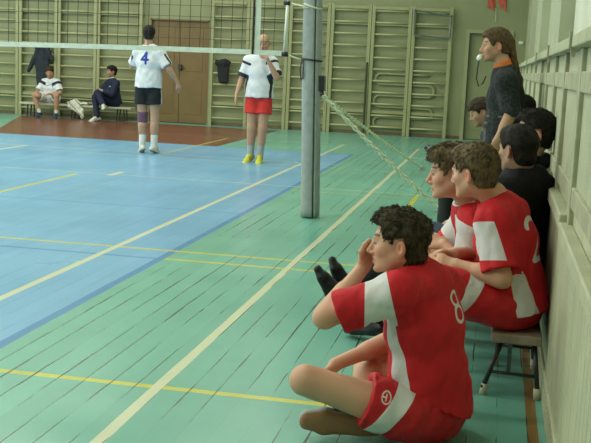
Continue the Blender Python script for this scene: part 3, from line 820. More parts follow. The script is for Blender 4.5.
def shoe(parent, an, toe, up, mats, h, s=1.0, name='shoe', stripe=True):
    """an = ankle joint, toe = toe tip direction point, up = away from the sole"""
    an = V3(an); d = nrm(V3(toe) - an); up = V3(up); up = nrm(up - d * float(up @ d)); w = np.cross(d, up)
    heel = an - d * .045 * s - up * .045 * s; ball = an + d * .125 * s - up * .052 * s; tip = an + d * .185 * s - up * .053 * s
    lo = np.minimum(np.minimum(heel, tip), an + up * .05 * s) - .11 * s; hi = np.maximum(np.maximum(heel, tip), an + up * .05 * s) + .11 * s
    f = Field(lo, hi, h)
    f.ecap(heel, ball, w, (.036 * s, .040 * s), (.047 * s, .032 * s), .02)
    f.ecap(ball, tip, w, (.047 * s, .032 * s), (.036 * s, .024 * s), .02)
    f.ecap(an - up * .03 * s, an + up * .018 * s, w, (.038 * s, .046 * s), (.037 * s, .044 * s), .03)
    f.cap(an + d * .03 * s - up * .0 * s, ball + up * .02 * s, .034 * s, .026 * s, .03)
    f.plane(an - up * .078 * s, -up, .008)
    f.plane(an + up * .030 * s, up, .006)
    f.cap(an + up * .022 * s, an + up * .08 * s, .033 * s, .036 * s, .006, 's')
    def solef(V): return -(((V - an) @ up) + .062 * s)
    def stripef(V):
        a = (V - an) @ d; b = (V - an) @ up; c = (V - an) @ w
        st = np.abs(((a - b * .5) * 1. / (.032 * s)) % 1 - .5) - .3
        return np.where((a > .02 * s) & (a < .10 * s) & (b < -.005 * s) & (b > -.055 * s), -st * .02 * s, -.01)
    at = {'pat': solef}
    if stripe: at['pat2'] = stripef
    return sdf_obj(name, f, mats, parent, at)

# --------------------------------------------------------------- body with clothes
class Body:
    """joints in world space: pel neck shL shR elL elR wrL wrR hipL hipR knL knR anL anR toeL toeR"""
    def __init__(s, name, J, head, label, group=None, h=.006, scale=1.0, skin=(.50, .30, .19), loc=None, beard=0., shdrop=.035, legk=1.0):
        s.legk = legk
        s.J = {k: V3(v) for k, v in J.items()}; s.hd = head; s.h = h; s.sc = scale; s.skin = skin; s.beard = beard
        base = loc if loc is not None else (s.J['pel'][0], s.J['pel'][1], 0)
        s.root = empty(name, base, label, 'person', group)
        j = s.J
        s.LS = nrm(j['shL'] - j['shR']); s.LH = nrm(j['hipL'] - j['hipR'])
        sm = (j['shL'] + j['shR']) / 2; s.sm = sm
        s.SP = nrm(sm - j['pel'])
        s.FC = nrm(np.cross(s.LS, s.SP) * -1)     # forward = U x ... checked below
        s.FC = nrm(np.cross(s.SP, s.LS)) * -1 if False else nrm(np.cross(s.LS, s.SP))
        for k in ('shL', 'shR'): j[k] = j[k] - s.SP * shdrop * scale
        sm = (j['shL'] + j['shR']) / 2; s.sm = sm
        s.ch = j.get('ch', lerp(sm, j['pel'], .30)); s.wa = j.get('wa', lerp(sm, j['pel'], .68))
    def bounds(s, keys, m):
        P = np.array([s.J[k] for k in keys if k in s.J]); return P.min(0) - m, P.max(0) + m
    def torso(s, f, o=0., belly=0., lower=True):
        j = s.J; c = s.sc; FC = s.FC
        if lower: f.ecap(j['pel'] - s.SP * .01, lerp(j['pel'], s.wa, .45), s.LH, (.150 * c + o, .105 * c + o), (.142 * c + o, .100 * c + o), .04)
        f.ecap(lerp(j['pel'], s.wa, .4), s.wa, s.LH + s.LS, (.140 * c + o, .098 * c + o), (.132 * c + o, .095 * c + o + belly), .04)
        f.ecap(s.wa, s.ch, s.LS + s.LH * .4, (.133 * c + o, .096 * c + o + belly), (.150 * c + o, .108 * c + o), .04)
        f.ecap(s.ch, lerp(s.ch, s.sm, .75), s.LS, (.150 * c + o, .108 * c + o), (.135 * c + o, .085 * c + o), .04)
        for k in ('shL', 'shR'):
            f.cap(lerp(s.sm, j['neck'], .35), j[k], .060 * c + o, .050 * c + o, .05)
    def arm(s, f, S_, o=0., upto=1.0, fore=True, o2=None, hand_=True):
        j = s.J; c = s.sc; a, b, w_ = j['sh' + S_], j['el' + S_], j['wr' + S_]
        f.cap(a, b, .050 * c + o, .040 * c + (o if o2 is None else o2), .03)
        if fore:
            f.cap(b, w_, .040 * c + o, .026 * c + o, .02); m = lerp(b, w_, .28)
            f.cap(lerp(b, w_, .12), lerp(b, w_, .5), .042 * c + o, .036 * c + o, .02)
    def leg(s, f, S_, o=0., foot=True):
        j = s.J; c = s.sc; a, b, d = j['hip' + S_], j['kn' + S_], j['an' + S_]
        c = c * s.legk
        f.cap(a, b, .084 * c + o, .054 * c + o, .04); f.cap(b, d, .050 * c + o, .035 * c + o, .03)
        bk = nrm(np.cross(np.cross(b - a, d - b), d - b)) if np.linalg.norm(np.cross(b - a, d - b)) > .02 else -s.FC
        if float(bk @ (lerp(a, b, .6) - d)) > 0 and np.linalg.norm(np.cross(b - a, d - b)) > .02: pass
        cal = lerp(b, d, .3) + s.calf_dir(a, b, d) * .016 * c
        f.ecap(lerp(b, d, .12) , lerp(b, d, .55), s.LH, (.05 * c + o, .05 * c + o), (.042 * c + o, .042 * c + o), .03)
        f.cap(cal, lerp(b, d, .45) + s.calf_dir(a, b, d) * .014 * c, .046 * c + o, .040 * c + o, .03)
        if foot:
            t = j['toe' + S_]; f.cap(d, lerp(d, t, .75), .036 * c, .03 * c, .03)
    def calf_dir(s, a, b, d):
        n = nrm(b - a); m = nrm(d - b); v = -(n + 0 * m) ; v = v - m * float(v @ m)
        if np.linalg.norm(v) < .2: v = -s.FC - m * float(-s.FC @ m)
        return nrm(v)
    def body(s, hands=None, legs='LR', arms='LR', fine=True, foot=False, extra=None, fine_h=None, fine_pts=()):
        j = s.J; ks = ['pel', 'neck', 'shL', 'shR']
        for S_ in arms: ks += ['el' + S_, 'wr' + S_]
        for S_ in legs: ks += ['hip' + S_, 'kn' + S_, 'an' + S_]
        P = [j[k] for k in ks] + [s.hd.p(0, .05, .10), s.hd.p(0, -.05, .10), s.hd.p(0, .1, -.1)]
        P = np.array(P)
        fb_ = None
        if fine_h:
            q = np.array([s.hd.p(a_, b_, c_) for a_ in (-.1, .1) for b_ in (-.03, .125) for c_ in (-.125, .06)] + [V3(x_) for x_ in fine_pts])
            fb_ = (q.min(0), q.max(0), fine_h)
        f = Field(P.min(0) - .14, P.max(0) + .14, s.h, fb_)
        s.torso(f)
        for S_ in arms: s.arm(f, S_)
        for S_ in legs: s.leg(f, S_, foot=foot)
        s.hd.sdf(f, fine); s.hd.neck(f, j['neck'], .053)
        for hh in (hands or []): hand(f, **hh)
        if extra: extra(f)
        s.body_o = sdf_obj('body', f, MAT['skin'], s.root, color=s.hd.color(s.skin, s.beard))
        return s.body_o
    # cloth helpers -------------------------------------------------
    def wrinkle(s, amp, freq, seed=0, aniso=None):
        def fn(P):
            q = P - s.J['pel']
            a = q @ s.SP; b = q @ s.LS; c = q @ s.FC
            Q = np.stack([b * freq * 1.2 + a * freq * .5, c * freq * 1.2, a * freq * .8], -1)
            n1 = vnoise(Q, seed); n2 = vnoise(Q * 2.4, seed + 3)
            return (1 - np.abs(n1) * 2) * amp * .8 + n2 * amp * .4
        return fn
    def shirt(s, mat, o=.022, sleeve=.78, so=.026, so2=.034, hem=.06, neck_r=.064, amp=.005, attrs=None, name='shirt', long=False, belly=0., freq=13., h=None, drop=None, collar=None, open_sleeve=True, pelvis=True, neck_drop=.0):
        j = s.J; c = s.sc; h = h or s.h
        ks = ['pel', 'neck', 'shL', 'shR', 'elL', 'elR'] + (['wrL', 'wrR'] if long else [])
        lo, hi = s.bounds(ks, .26 * c); f = Field(lo, hi, h)
        s.torso(f, o, belly)
        if pelvis: f.ecap(s.wa, j['pel'] - s.SP * .08, s.LH, (.145 * c + o, .104 * c + o), (.163 * c + o, .118 * c + o), .04)
        if collar: collar(f)
        hp = j['pel'] - s.SP * hem * c if drop is None else V3(drop[0])
        f.plane(hp, -s.SP if drop is None else V3(drop[1]), .004)
        for S_ in 'LR':
            a, b, w_ = j['sh' + S_], j['el' + S_], j['wr' + S_]
            g = Field(lo, hi, h)
            if long:
                e = lerp(b, w_, sleeve); ax = nrm(w_ - b)
                g.cap(a, b, .048 * c + so, .044 * c + so, .04); g.cap(b, lerp(b, w_, sleeve + .2), .044 * c + so, .032 * c + so2, .03)
            else:
                e = lerp(a, b, sleeve); ax = nrm(b - a); g.cap(a, lerp(a, b, sleeve + .3), .048 * c + so, .046 * c + so2, .05)
            g.plane(e, ax, .004)
            if open_sleeve and not long: g.cap(lerp(a, b, sleeve - .16), lerp(a, b, sleeve + .4), .040 * c, .046 * c + so2 - .004, .004, 's')
            f.F = smin(f.F, g.F, .045)
        f.func(s.wrinkle(amp, freq, 1))
        nb = j['neck']; nt_ = s.hd.p(0, -.02, -.06)
        f.cap(nb - nrm(nt_ - nb) * neck_drop, nt_ + (nt_ - nb) * 1., neck_r * c, (neck_r + .012) * c, .006, 's')
        return sdf_obj(name, f, mat, s.root, attrs, smooth=1)
    def shorts(s, mat, o=.020, o2=.034, ln=.72, top=.10, amp=.006, attrs=None, name='shorts', h=None, seat=None):
        j = s.J; c = s.sc; h = h or s.h
        lo, hi = s.bounds(['pel', 'hipL', 'hipR', 'knL', 'knR'], .24 * c); f = Field(lo, hi, h)
        f.ecap(j['pel'] - s.SP * .015, lerp(j['pel'], s.wa, .85), s.LH, (.152 * c + o, .108 * c + o), (.136 * c + o * .6, .1 * c + o * .6), .04)
        f.plane(lerp(j['pel'], s.wa, .85), s.SP, .004)
        for S_ in 'LR':
            a, b = j['hip' + S_], j['kn' + S_]; ax = nrm(b - a); g = Field(lo, hi, h)
            g.cap(a, lerp(a, b, ln + .2), .088 * c + o, .064 * c + o2, .05); g.plane(lerp(a, b, ln), ax, .004)
            g.cap(lerp(a, b, ln - .14), lerp(a, b, ln + .3), .060 * c, .062 * c + o2 - .004, .004, 's')
            f.F = smin(f.F, g.F, .04)
        f.func(s.wrinkle(amp, 12., 7))
        if seat is not None: f.plane(*seat, .01)
        return sdf_obj(name, f, mat, s.root, attrs)
    def trousers(s, mat, o=.016, o2=.022, name='trousers', amp=.006, h=None, ln=.96, legs='LR', attrs=None):
        j = s.J; c = s.sc; h = h or s.h
        lo, hi = s.bounds(['pel', 'hipL', 'hipR'] + [k + q for k in ('kn', 'an') for q in legs], .20 * c); f = Field(lo, hi, h)
        f.ecap(j['pel'] - s.SP * .015, lerp(j['pel'], s.wa, .5), s.LH, (.152 * c + o, .108 * c + o), (.140 * c + o, .1 * c + o), .04)
        f.plane(lerp(j['pel'], s.wa, .45), s.SP, .004)
        for S_ in legs:
            a, b, d = j['hip' + S_], j['kn' + S_], j['an' + S_]
            f.cap(a, b, .086 * c + o, .058 * c + o, .05); f.cap(b, lerp(b, d, ln), .058 * c + o, .042 * c + o2, .03)
        f.func(s.wrinkle(amp, 12., 9))
        return sdf_obj(name, f, mat, s.root, attrs)
    def sock(s, S_, mat, t0=.6, r0=.043, r1=.039):
        b, d = s.J['kn' + S_], s.J['an' + S_]; a = lerp(b, d, t0); e = d + nrm(d - b) * .0
        f = Field(np.minimum(a, e) - .08, np.maximum(a, e) + .08, max(.005, s.h * .8)); f.cap(a, e, r0 * s.sc * s.legk, r1 * s.sc * s.legk, 0); f.plane(a, b - a, .003)
        return sdf_obj('sock', f, mat, s.root)

# ---- small 2D glyph distances (metres), positive inside the stroke
def seg2(x, y, pts, wd):
    d = np.full(x.shape, 9.)
    for (ax, ay), (bx, by) in zip(pts[:-1], pts[1:]):
        vx, vy = bx - ax, by - ay; t = np.clip(((x - ax) * vx + (y - ay) * vy) / (vx * vx + vy * vy), 0, 1)
        d = np.minimum(d, np.hypot(x - ax - t * vx, y - ay - t * vy))
    return wd / 2 - d
def ell_pts(cx_, cy_, rx, ry, n=22, a0=0., a1=2 * math.pi): return [(cx_ + rx * math.cos(a), cy_ + ry * math.sin(a)) for a in np.linspace(a0, a1, n)]
def glyph8(x, y, H, wd): return np.maximum(seg2(x, y, ell_pts(0, H * .245, H * .225, H * .215), wd), seg2(x, y, ell_pts(0, -H * .22, H * .26, H * .25), wd))
def glyph2(x, y, H, wd): return seg2(x, y, [(-.26 * H, .28 * H)] + ell_pts(0, H * .25, H * .26, H * .22, 12, math.pi * .9, -.35) + [(-.28 * H, -.45 * H), (.3 * H, -.45 * H)], wd)
def glyph4(x, y, H, wd): return np.maximum(seg2(x, y, [(.12 * H, -.48 * H), (.12 * H, .46 * H), (-.30 * H, -.16 * H), (.32 * H, -.16 * H)], wd), -1)
def logo(x, y, r, wd): return np.maximum(seg2(x, y, ell_pts(0, 0, r * .78, r), wd), np.maximum(seg2(x, y, [(0, r * .55), (0, -r * .55)], wd), seg2(x, y, [(0, 0), (r * .6, 0)], wd)))

# ================================================================ fabrics
RED = (.51, .009, .015); WHT = (.60, .57, .56)
MAT['jersey_red'] = patt('red_jersey', RED, WHT, WHT, rough=.7, fold=20, bstr=.35)
MAT['jersey_red_v'] = patt('red_jersey_white_trim', RED, WHT, WHT, rough=.7, fold=20, bstr=.35)
MAT['short_red'] = patt('red_shorts_satin', (.47, .009, .014), WHT, WHT, rough=.5, fold=20, bstr=.45)
MAT['jersey_white'] = patt('white_jersey', (.65, .66, .69), (.02, .025, .04), (.02, .05, .30), rough=.7, sharp=300)
MAT['short_black'] = patt('black_shorts', (.012, .013, .016), (.6, .6, .6), None, sharp=300)
MAT['short_scarlet'] = patt('scarlet_shorts', (.60, .035, .03), (.6, .6, .6), None, sharp=300)
MAT['sock_white'] = plain('white_sock', (.60, .62, .60), .85)
MAT['sock_black'] = plain('black_sock', (.012, .012, .014), .9)
MAT['sock_grey'] = plain('grey_sock', (.34, .37, .38), .85)
MAT['brace'] = plain('purple_knee_brace', (.13, .06, .11), .8)
MAT['shoe_white'] = patt('white_sport_shoe', (.55, .56, .50), (.30, .28, .2), (.05, .06, .05), rough=.5, sharp=300)
MAT['shoe_yellow'] = patt('yellow_sport_shoe', (.52, .50, .05), (.10, .10, .06), (.05, .05, .04), rough=.5, sharp=300)
MAT['shoe_black'] = patt('black_leather_shoe', (.008, .008, .009), (.012, .012, .012), None, rough=.3)
MAT['shoe_navy'] = patt('navy_sport_shoe', (.02, .035, .08), (.3, .3, .28), (.35, .38, .4), rough=.5, sharp=300)
MAT['shoe_gum'] = patt('gum_sole_shoe', (.30, .30, .30), (.30, .15, .075), (.05, .05, .06), rough=.5)
MAT['jacket_black'] = patt('black_quilted_jacket', (.008, .008, .009), None, None, rough=.7, fold=14, bstr=.7, spec=.12)
MAT['jeans'] = plain('dark_blue_jeans', (.045, .065, .11), .85, bscale=40, bstr=.3)
MAT['trouser_black'] = plain('black_trousers', (.010, .011, .013), .8, bscale=30, bstr=.4)
MAT['trouser_brown'] = plain('dark_brown_trousers', (.05, .04, .028), .85, bscale=30, bstr=.4)
MAT['track_navy'] = patt('navy_tracksuit', (.012, .018, .045), (.5, .5, .5), None, sharp=300)
MAT['orange'] = plain('orange_collar', (.62, .16, .02), .8)
def sweater_mat():
    m, nt, bs = new_mat('dark_patterned_sweater')
    p = pos(nt); sx = N(nt, 'ShaderNodeSeparateXYZ'); lnk(nt, p, sx.inputs[0])
    z = sx.outputs[2]
    def band(a, b): return math_(nt, 'MULTIPLY', math_(nt, 'GREATER_THAN', z, a), math_(nt, 'LESS_THAN', z, b))
    k = N(nt, 'ShaderNodeTexVoronoi'); k.inputs['Scale'].default_value = 55; lnk(nt, p, k.inputs['Vector'])
    kn = ramp(nt, k.outputs['Distance'], .2, .75)
    c = mixc(nt, kn, (.006, .007, .008), (.022, .026, .026))
    tri = math_(nt, 'GREATER_THAN', math_(nt, 'SINE', math_(nt, 'MULTIPLY', math_(nt, 'ADD', sx.outputs[0], sx.outputs[1]), 110.)), .1)
    for a, b, f in ((1.03, 1.05, 1), (1.085, 1.10, 1), (.90, 1.0, .8), (.86, .875, 1)):
        c = mixc(nt, math_(nt, 'MULTIPLY', math_(nt, 'MULTIPLY', band(a, b), tri), .75 * f), c, (.12, .125, .115))
    lnk(nt, c, bs.inputs['Base Color']); bs.inputs['Roughness'].default_value = .95
    bump(nt, bs, k.outputs['Distance'], .5, .006); return m
MAT['sweater'] = sweater_mat()

def onarm(b, V):
    m = np.zeros(len(V), bool)
    for S_ in 'LR':
        a0, a1 = b.J['sh' + S_], b.J['el' + S_]; L = np.linalg.norm(a1 - a0); ax = (a1 - a0) / L; t = (V - a0) @ ax
        r = np.linalg.norm(V - a0 - t[:, None] * ax, axis=1); m |= (r < .088) & (t > -.05) & (t < L * .95)
    return m
def floor_cut(o=.002): return ((0, 0, o), (0, 0, -1))

# ================================================================ player on the floor, number 8
def build_eight():
    hd = Head((-.328, 3.895, .755), (-.995, .0, .02), (-.05, .03, 1), 1.02)
    J = dict(pel=(-.172, 3.92, .131), neck=(-.262, 3.93, .655), shL=(-.318, 3.755, .632), shR=(-.168, 4.09, .600),
             elL=(-.572, 3.72, .488), wrL=(-.468, 3.945, .640), elR=(-.33, 4.20, .315), wrR=(-.56, 4.0, .235),
             hipL=(-.255, 3.79, .135), hipR=(-.135, 4.02, .125), knL=(-.628, 3.70, .250), knR=(-.455, 4.22, .20),
             anL=(-.29, 4.03, .06), toeL=(-.09, 3.98, .03), anR=(-.435, 3.87, .078), toeR=(-.66, 3.82, .092))
    b = Body('person', J, hd, 'young player sitting cross-legged on the floor in a red shirt numbered 8, chin on hand', 'players in red on the sideline', h=.0046, skin=(.57, .315, .205), beard=.12, loc=(-.2, 3.92, 0))
    hl = dict(wr=J['wrL'], d=(.42, .08, .9), pn=(.55, -.8, -.2), side=-1, curl=(.6, 1.0, .7), thumb=.4)
    hr = dict(wr=J['wrR'], d=(-.5, -.35, -.8), pn=(.6, -.6, -.4), side=1, curl=(.35, .5, .3), thumb=.2)
    b.body([hl, hr], extra=lambda f: f.plane((0, 0, .004), (0, 0, -1)), fine_h=.0026, fine_pts=[J['wrL']])
    hd.eyes(b.body_o)
    hd.hair(b.root, MAT['hair_dark'], .004, thick=.006, front=.012, top=.008, hairline=.070, side=-.010, nape=-.085, amp=.008, freq=48., fringe=.0, tufts=2800, tl=.021)
    FC, LS, SP, pel = b.FC, b.LS, b.SP, b.J['pel']
    a0, a1 = b.J['shL'], b.J['elL']
    def pat(V):
        q = V - pel; t = q @ SP; l = q @ LS; fr_ = q @ FC
        out = np.full(len(V), -.05)
        for S_ in 'LR':
            a0, a1 = b.J['sh' + S_], b.J['el' + S_]; ax = nrm(a1 - a0); s_ = (V - a0) @ ax; rad = np.linalg.norm(V - a0 - s_[:, None] * ax, axis=1)
            up = (V - a0) @ nrm(SP - ax * float(SP @ ax))
            mid = .075 - up * .25; hw = .052 - up * .12
            wv = np.where(rad < .12, hw - np.abs(s_ - mid), -.05)
            wv = np.minimum(wv, np.where(S_ == 'L', 1, 1)); out = np.maximum(out, wv)
        # flank stripe
        w_ = .020 + (.40 - t).clip(0, .5) * .075
        f0 = .050 - (.40 - t) * .10
        st = np.minimum(w_ - np.abs(fr_ - f0), (.375 - t)); st = np.where((np.abs(l) > .06) & ~onarm(b, V), st, -.05)
        st = np.where((V[:, 2] < .60), st, -.05)
        armd = np.full(len(V), 1.)
        out = np.maximum(out, np.minimum(st, .03))
        return out
    def num(V):
        q = V - pel; t = q @ SP; l = q @ LS; fr_ = q @ FC
        g_ = glyph8(-(l - .018), t - .385, .120, .014)
        return np.where(fr_ < -.02, g_, -.05)
    b.shirt(MAT['jersey_red'], o=.030, sleeve=.80, so=.026, so2=.040, hem=.06, amp=.0075, attrs={'pat': pat, 'pat2': num}, freq=12., neck_r=.060, drop=((-.2, 3.9, .185), (-.40, 0, -1)))
    h0, h1 = b.J['hipL'], b.J['knL']
    def spat(V):
        out = np.full(len(V), -.05); lg = np.full(len(V), -.05)
        ax = nrm(h1 - h0); s_ = (V - h0) @ ax; side = np.cross(ax, (0, 0, 1.)); sd = (V - h0) @ nrm(side)
        upv = nrm(V3(0, 0, 1) - ax * ax[2]); up = (V - h0) @ upv
        m = (np.abs((V - h0) @ nrm(np.cross(ax, upv))) < .2)
        nearcam = (V[:, 1] < 3.79)
        x = s_ - .075 + up * .35
        return np.where(nearcam, np.minimum(.034 - np.abs(x), .2), -.05)
    def slogo(V):
        ax = nrm(h1 - h0); s_ = (V - h0) @ ax; upv = nrm(V3(0, 0, 1) - ax * ax[2]); up = (V - h0) @ upv
        return np.where(V[:, 1] < 3.80, logo(s_ - .112, up - .055, .021, .006), -.05)
    b.shorts(MAT['short_red'], o=.026, o2=.038, ln=.42, amp=.008, attrs={'pat': spat, 'pat2': slogo}, seat=floor_cut())
    shoe(b.root, J['anR'], J['toeR'], (.1, .97, .22), MAT['shoe_gum'], .005, 1.14)
    shoe(b.root, J['anL'], J['toeL'], (-.15, .5, .8), MAT['shoe_gum'], .006, 1.0)
    return b
G8 = build_eight()

# ================================================================ red players on the bench
def jersey_pat(b, num=None, vneck=False, skew=.2, bw=.07, bm=.105):
    FC, LS, SP, pel = b.FC, b.LS, b.SP, b.J['pel']
    def pat(V):
        q = V - pel; t = q @ SP; l = q @ LS; fr_ = q @ FC; out = np.full(len(V), -.05)
        for S_ in 'LR':
            a0, a1 = b.J['sh' + S_], b.J['el' + S_]; ax = nrm(a1 - a0); s_ = (V - a0) @ ax
            rad = np.linalg.norm(V - a0 - s_[:, None] * ax, axis=1); up = (V - a0) @ nrm(FC - ax * float(FC @ ax))
            out = np.maximum(out, np.where(rad < .12, np.minimum(bw - np.abs(s_ - bm + up * skew), up + .028 + s_ * .12), -.05))
        w_ = .016 + (.34 - t).clip(0, .5) * .06; f0 = -.045 - (.40 - t) * .10
        st = np.minimum(w_ - np.abs(fr_ - f0), .37 - t); out = np.maximum(out, np.where((np.abs(l) > .07) & ~onarm(b, V), st, -.05))
        if vneck: 
            nn = V - b.J['neck']; d_ = np.linalg.norm(nn, axis=1); out = np.maximum(out, np.where(nn @ FC > -.02, .080 - d_, -.05))
        return out
    def p2(V):
        q = V - pel; t = q @ SP; l = q @ LS; fr_ = q @ FC
        return np.where(fr_ < -.02, num(l, t), -.05) if num else np.full(len(V), -.05)
    return {'pat': pat, 'pat2': p2}

def thigh_pat(b, S_='L', pos_=.20, wid=.036, lg=.255):
    h0, h1 = b.J['hip' + S_], b.J['kn' + S_]; ax = nrm(h1 - h0); upv = nrm(V3(0, 0, 1) - ax * ax[2]); sd = nrm(np.cross(ax, upv)); sg = 1 if float(sd @ b.LH) > 0 else -1
    def pat(V):
        s_ = (V - h0) @ ax; up = (V - h0) @ upv; o = ((V - h0) @ sd) * sg
        return np.where(o > -.01, wid - np.abs(s_ - pos_ + up * .35), -.05)
    def pl(V):
        s_ = (V - h0) @ ax; up = (V - h0) @ upv; o = ((V - h0) @ sd) * sg
        return np.where(o > .0, logo(s_ - lg, up - .02, .024, .007), -.05)
    return {'pat': pat, 'pat2': pl}

def build_two():
    hd = Head((-.085, 4.72, .962), (-.88, .45, -.10), (-.13, .03, 1), 1.0)
    J = dict(pel=(.135, 4.74, .395), neck=(.005, 4.75, .865), shL=(.003, 4.61, .800), shR=(.085, 4.91, .800), elL=(.070, 4.535, .530), wrL=(-.125, 4.60, .562),
             elR=(-.01, 4.98, .56), wrR=(-.145, 4.765, .585), hipL=(.075, 4.64, .390), hipR=(.105, 4.83, .390), knL=(-.30, 4.50, .50), knR=(-.31, 4.83, .50),
             anL=(-.30, 4.50, .10), toeL=(-.48, 4.48, .03), anR=(-.33, 4.85, .10), toeR=(-.51, 4.86, .03))
    b = Body('person', J, hd, 'player in red shirt number 2 on the near end of the bench, hands clasped', 'players in red on the sideline', h=.0056, skin=(.57, .315, .205), loc=(.1, 4.74, 0))
    hl = dict(wr=J['wrL'], d=(-.96, .06, .10), pn=(0, .8, -.6), side=1, curl=(.35, .6, .5), thumb=.5, s=1.05)
    hr = dict(wr=J['wrR'], d=(-.85, -.45, .05), pn=(-.3, -.5, -.8), side=-1, curl=(.4, .7, .5), thumb=.5, s=1.05)
    b.body([hl, hr], fine_h=.003); hd.eyes(b.body_o)
    hd.hair(b.root, MAT['hair_brown'], .0048, thick=.008, front=.018, top=.012, hairline=.060, side=.0, nape=-.070, amp=.004, freq=55., tufts=2200, tl=.020, lift=.3)
    b.shirt(MAT['jersey_red'], o=.028, sleeve=.86, so=.028, so2=.044, hem=.05, amp=.007, freq=11., neck_r=.060,
            attrs=jersey_pat(b, lambda l, t: glyph2(-(l - .01), t - .27, .20, .024), bm=.095, bw=.085))
    b.shorts(MAT['short_red'], o=.024, o2=.040, ln=.72, amp=.007, attrs=thigh_pat(b), seat=((0, 0, .283), (0, 0, -1)))
    for S_ in 'LR':
        b.sock(S_, MAT['sock_white']); shoe(b.root, J['an' + S_], J['toe' + S_], (0, 0, 1), MAT['shoe_white'], .007)
build_two()

def build_three():
    hd = Head((-.190, 4.95, .930), (-.97, -.05, -.04), (-.15, 0, 1), 1.04)
    J = dict(pel=(.13, 5.16, .395), neck=(-.112, 5.02, .815), shL=(-.085, 4.895, .735), shR=(-.115, 5.215, .745), elL=(-.085, 4.93, .475), wrL=(-.205, 5.03, .575),
             elR=(-.19, 5.27, .53), wrR=(-.26, 5.13, .575), hipL=(.06, 5.07, .395), hipR=(.08, 5.25, .395), knL=(-.34, 5.0, .49), knR=(-.35, 5.28, .51),
             anL=(-.55, 5.25, .12), toeL=(-.78, 5.42, .07), anR=(-.40, 5.42, .10), toeR=(-.58, 5.45, .03))
    b = Body('person', J, hd, 'red shirted player with light brown hair leaning forward, farther of the two on the bench', 'players in red on the sideline', h=.0056, skin=(.57, .315, .21), loc=(.08, 5.16, 0))
    hl = dict(wr=J['wrL'], d=(-.72, .45, .25), pn=(0, .5, -.9), side=1, curl=(.35, .6, .5), thumb=.5, s=1.1)
    hr = dict(wr=J['wrR'], d=(-.5, -.75, -.1), pn=(.2, -.1, -1), side=-1, curl=(.5, .7, .5), thumb=.4)
    b.body([hl, hr], fine_h=.003); hd.eyes(b.body_o)
    hd.hair(b.root, MAT['hair_brown'], .0048, thick=.011, front=.018, top=.012, hairline=.058, side=-.005, nape=-.07, amp=.006, freq=45., fringe=.01, tufts=2200, tl=.024)
    b.shirt(MAT['jersey_red_v'], o=.026, sleeve=.86, so=.028, so2=.044, hem=.05, amp=.007, freq=11., neck_r=.060, attrs=jersey_pat(b, vneck=True, bm=.085, bw=.085))
    b.shorts(MAT['short_red'], o=.024, o2=.036, ln=.72, amp=.006, seat=((0, 0, .283), (0, 0, -1)), attrs=thigh_pat(b))
    shoe(b.root, J['anL'], J['toeL'], (0, 0, 1), MAT['shoe_black'], .006, stripe=False); shoe(b.root, J['anR'], J['toeR'], (0, 0, 1), MAT['shoe_black'], .007, stripe=False)
build_three()

# ================================================================ men in dark jackets
def build_dark(label, hd, J, hair, loc, jacket='jacket_black', trousers='jeans', hood=True, beard=0.2, h=.0075, o=.040, shoes='shoe_black', hands=None, seat=.283, skin=(.40, .25, .16), hairkw=None, shoeup=((0, 0, 1), (0, 0, 1)), collar_r=.0, sl=.92, o2=.022):
    b = Body('person', J, hd, label, None, h=h, skin=skin, beard=beard, loc=loc)
    hs = hands if hands is not None else [dict(wr=J['wr' + S_], d=nrm(V3(J['wr' + S_]) - V3(J['el' + S_])), pn=(0, 0, -1), side=(1 if S_ == 'L' else -1), curl=(.4, .6, .4)) for S_ in 'LR']
    b.body(hs); hd.eyes(b.body_o, .003)
    hd.hair(b.root, MAT[hair], h * .8, **(hairkw or dict(thick=.006, front=.006, top=.005, amp=.003, side=-.01, tufts=1500, tl=.010, lift=.6)))
    def col(f):
        if hood:
            nb = b.J['neck']; f.ell(nb - b.FC * .065 + b.SP * .0, (.085, .085, .05), [b.LS, b.FC, b.SP], .04)
            for S_ in (-1, 1): f.cap(nb - b.FC * .03 + b.LS * .075 * S_ + b.SP * .01, nb + b.FC * .07 + b.LS * .04 * S_ - b.SP * .03, .035, .025, .03)
    b.shirt(MAT[jacket], o=o, sleeve=sl, so=o * .9, so2=o2, hem=.06, amp=.008, freq=9., neck_r=.064, long=True, collar=col, name='jacket', drop=None)
    b.trousers(MAT[trousers])
    for S_, up in zip('LR', shoeup):
        b.sock(S_, MAT['sock_black'], .72, .046, .046); shoe(b.root, J['an' + S_], J['toe' + S_], up, MAT[shoes], .008, stripe=False)
    return b
build_dark('seated man in black hooded jacket seen from behind, close-cropped dark hair', Head((.108, 5.28, 1.035), (-.72, .68, .0), (-.04, 0, 1), .98),
    dict(pel=(.12, 5.53, .395), neck=(.140, 5.29, .915), shL=(.055, 5.10, .845), shR=(.225, 5.38, .850), elL=(-.07, 5.30, .58), wrL=(-.25, 5.52, .53), elR=(.08, 5.76, .57), wrR=(-.12, 5.80, .53),
         hipL=(.045, 5.46, .395), hipR=(.08, 5.62, .395), knL=(-.325, 5.60, .505), knR=(-.30, 5.80, .50), anL=(-.36, 5.64, .10), toeL=(-.53, 5.71, .03), anR=(-.36, 5.86, .10), toeR=(-.52, 5.96, .03)),
    'hair_black', (.1, 5.53, 0), o=.048)
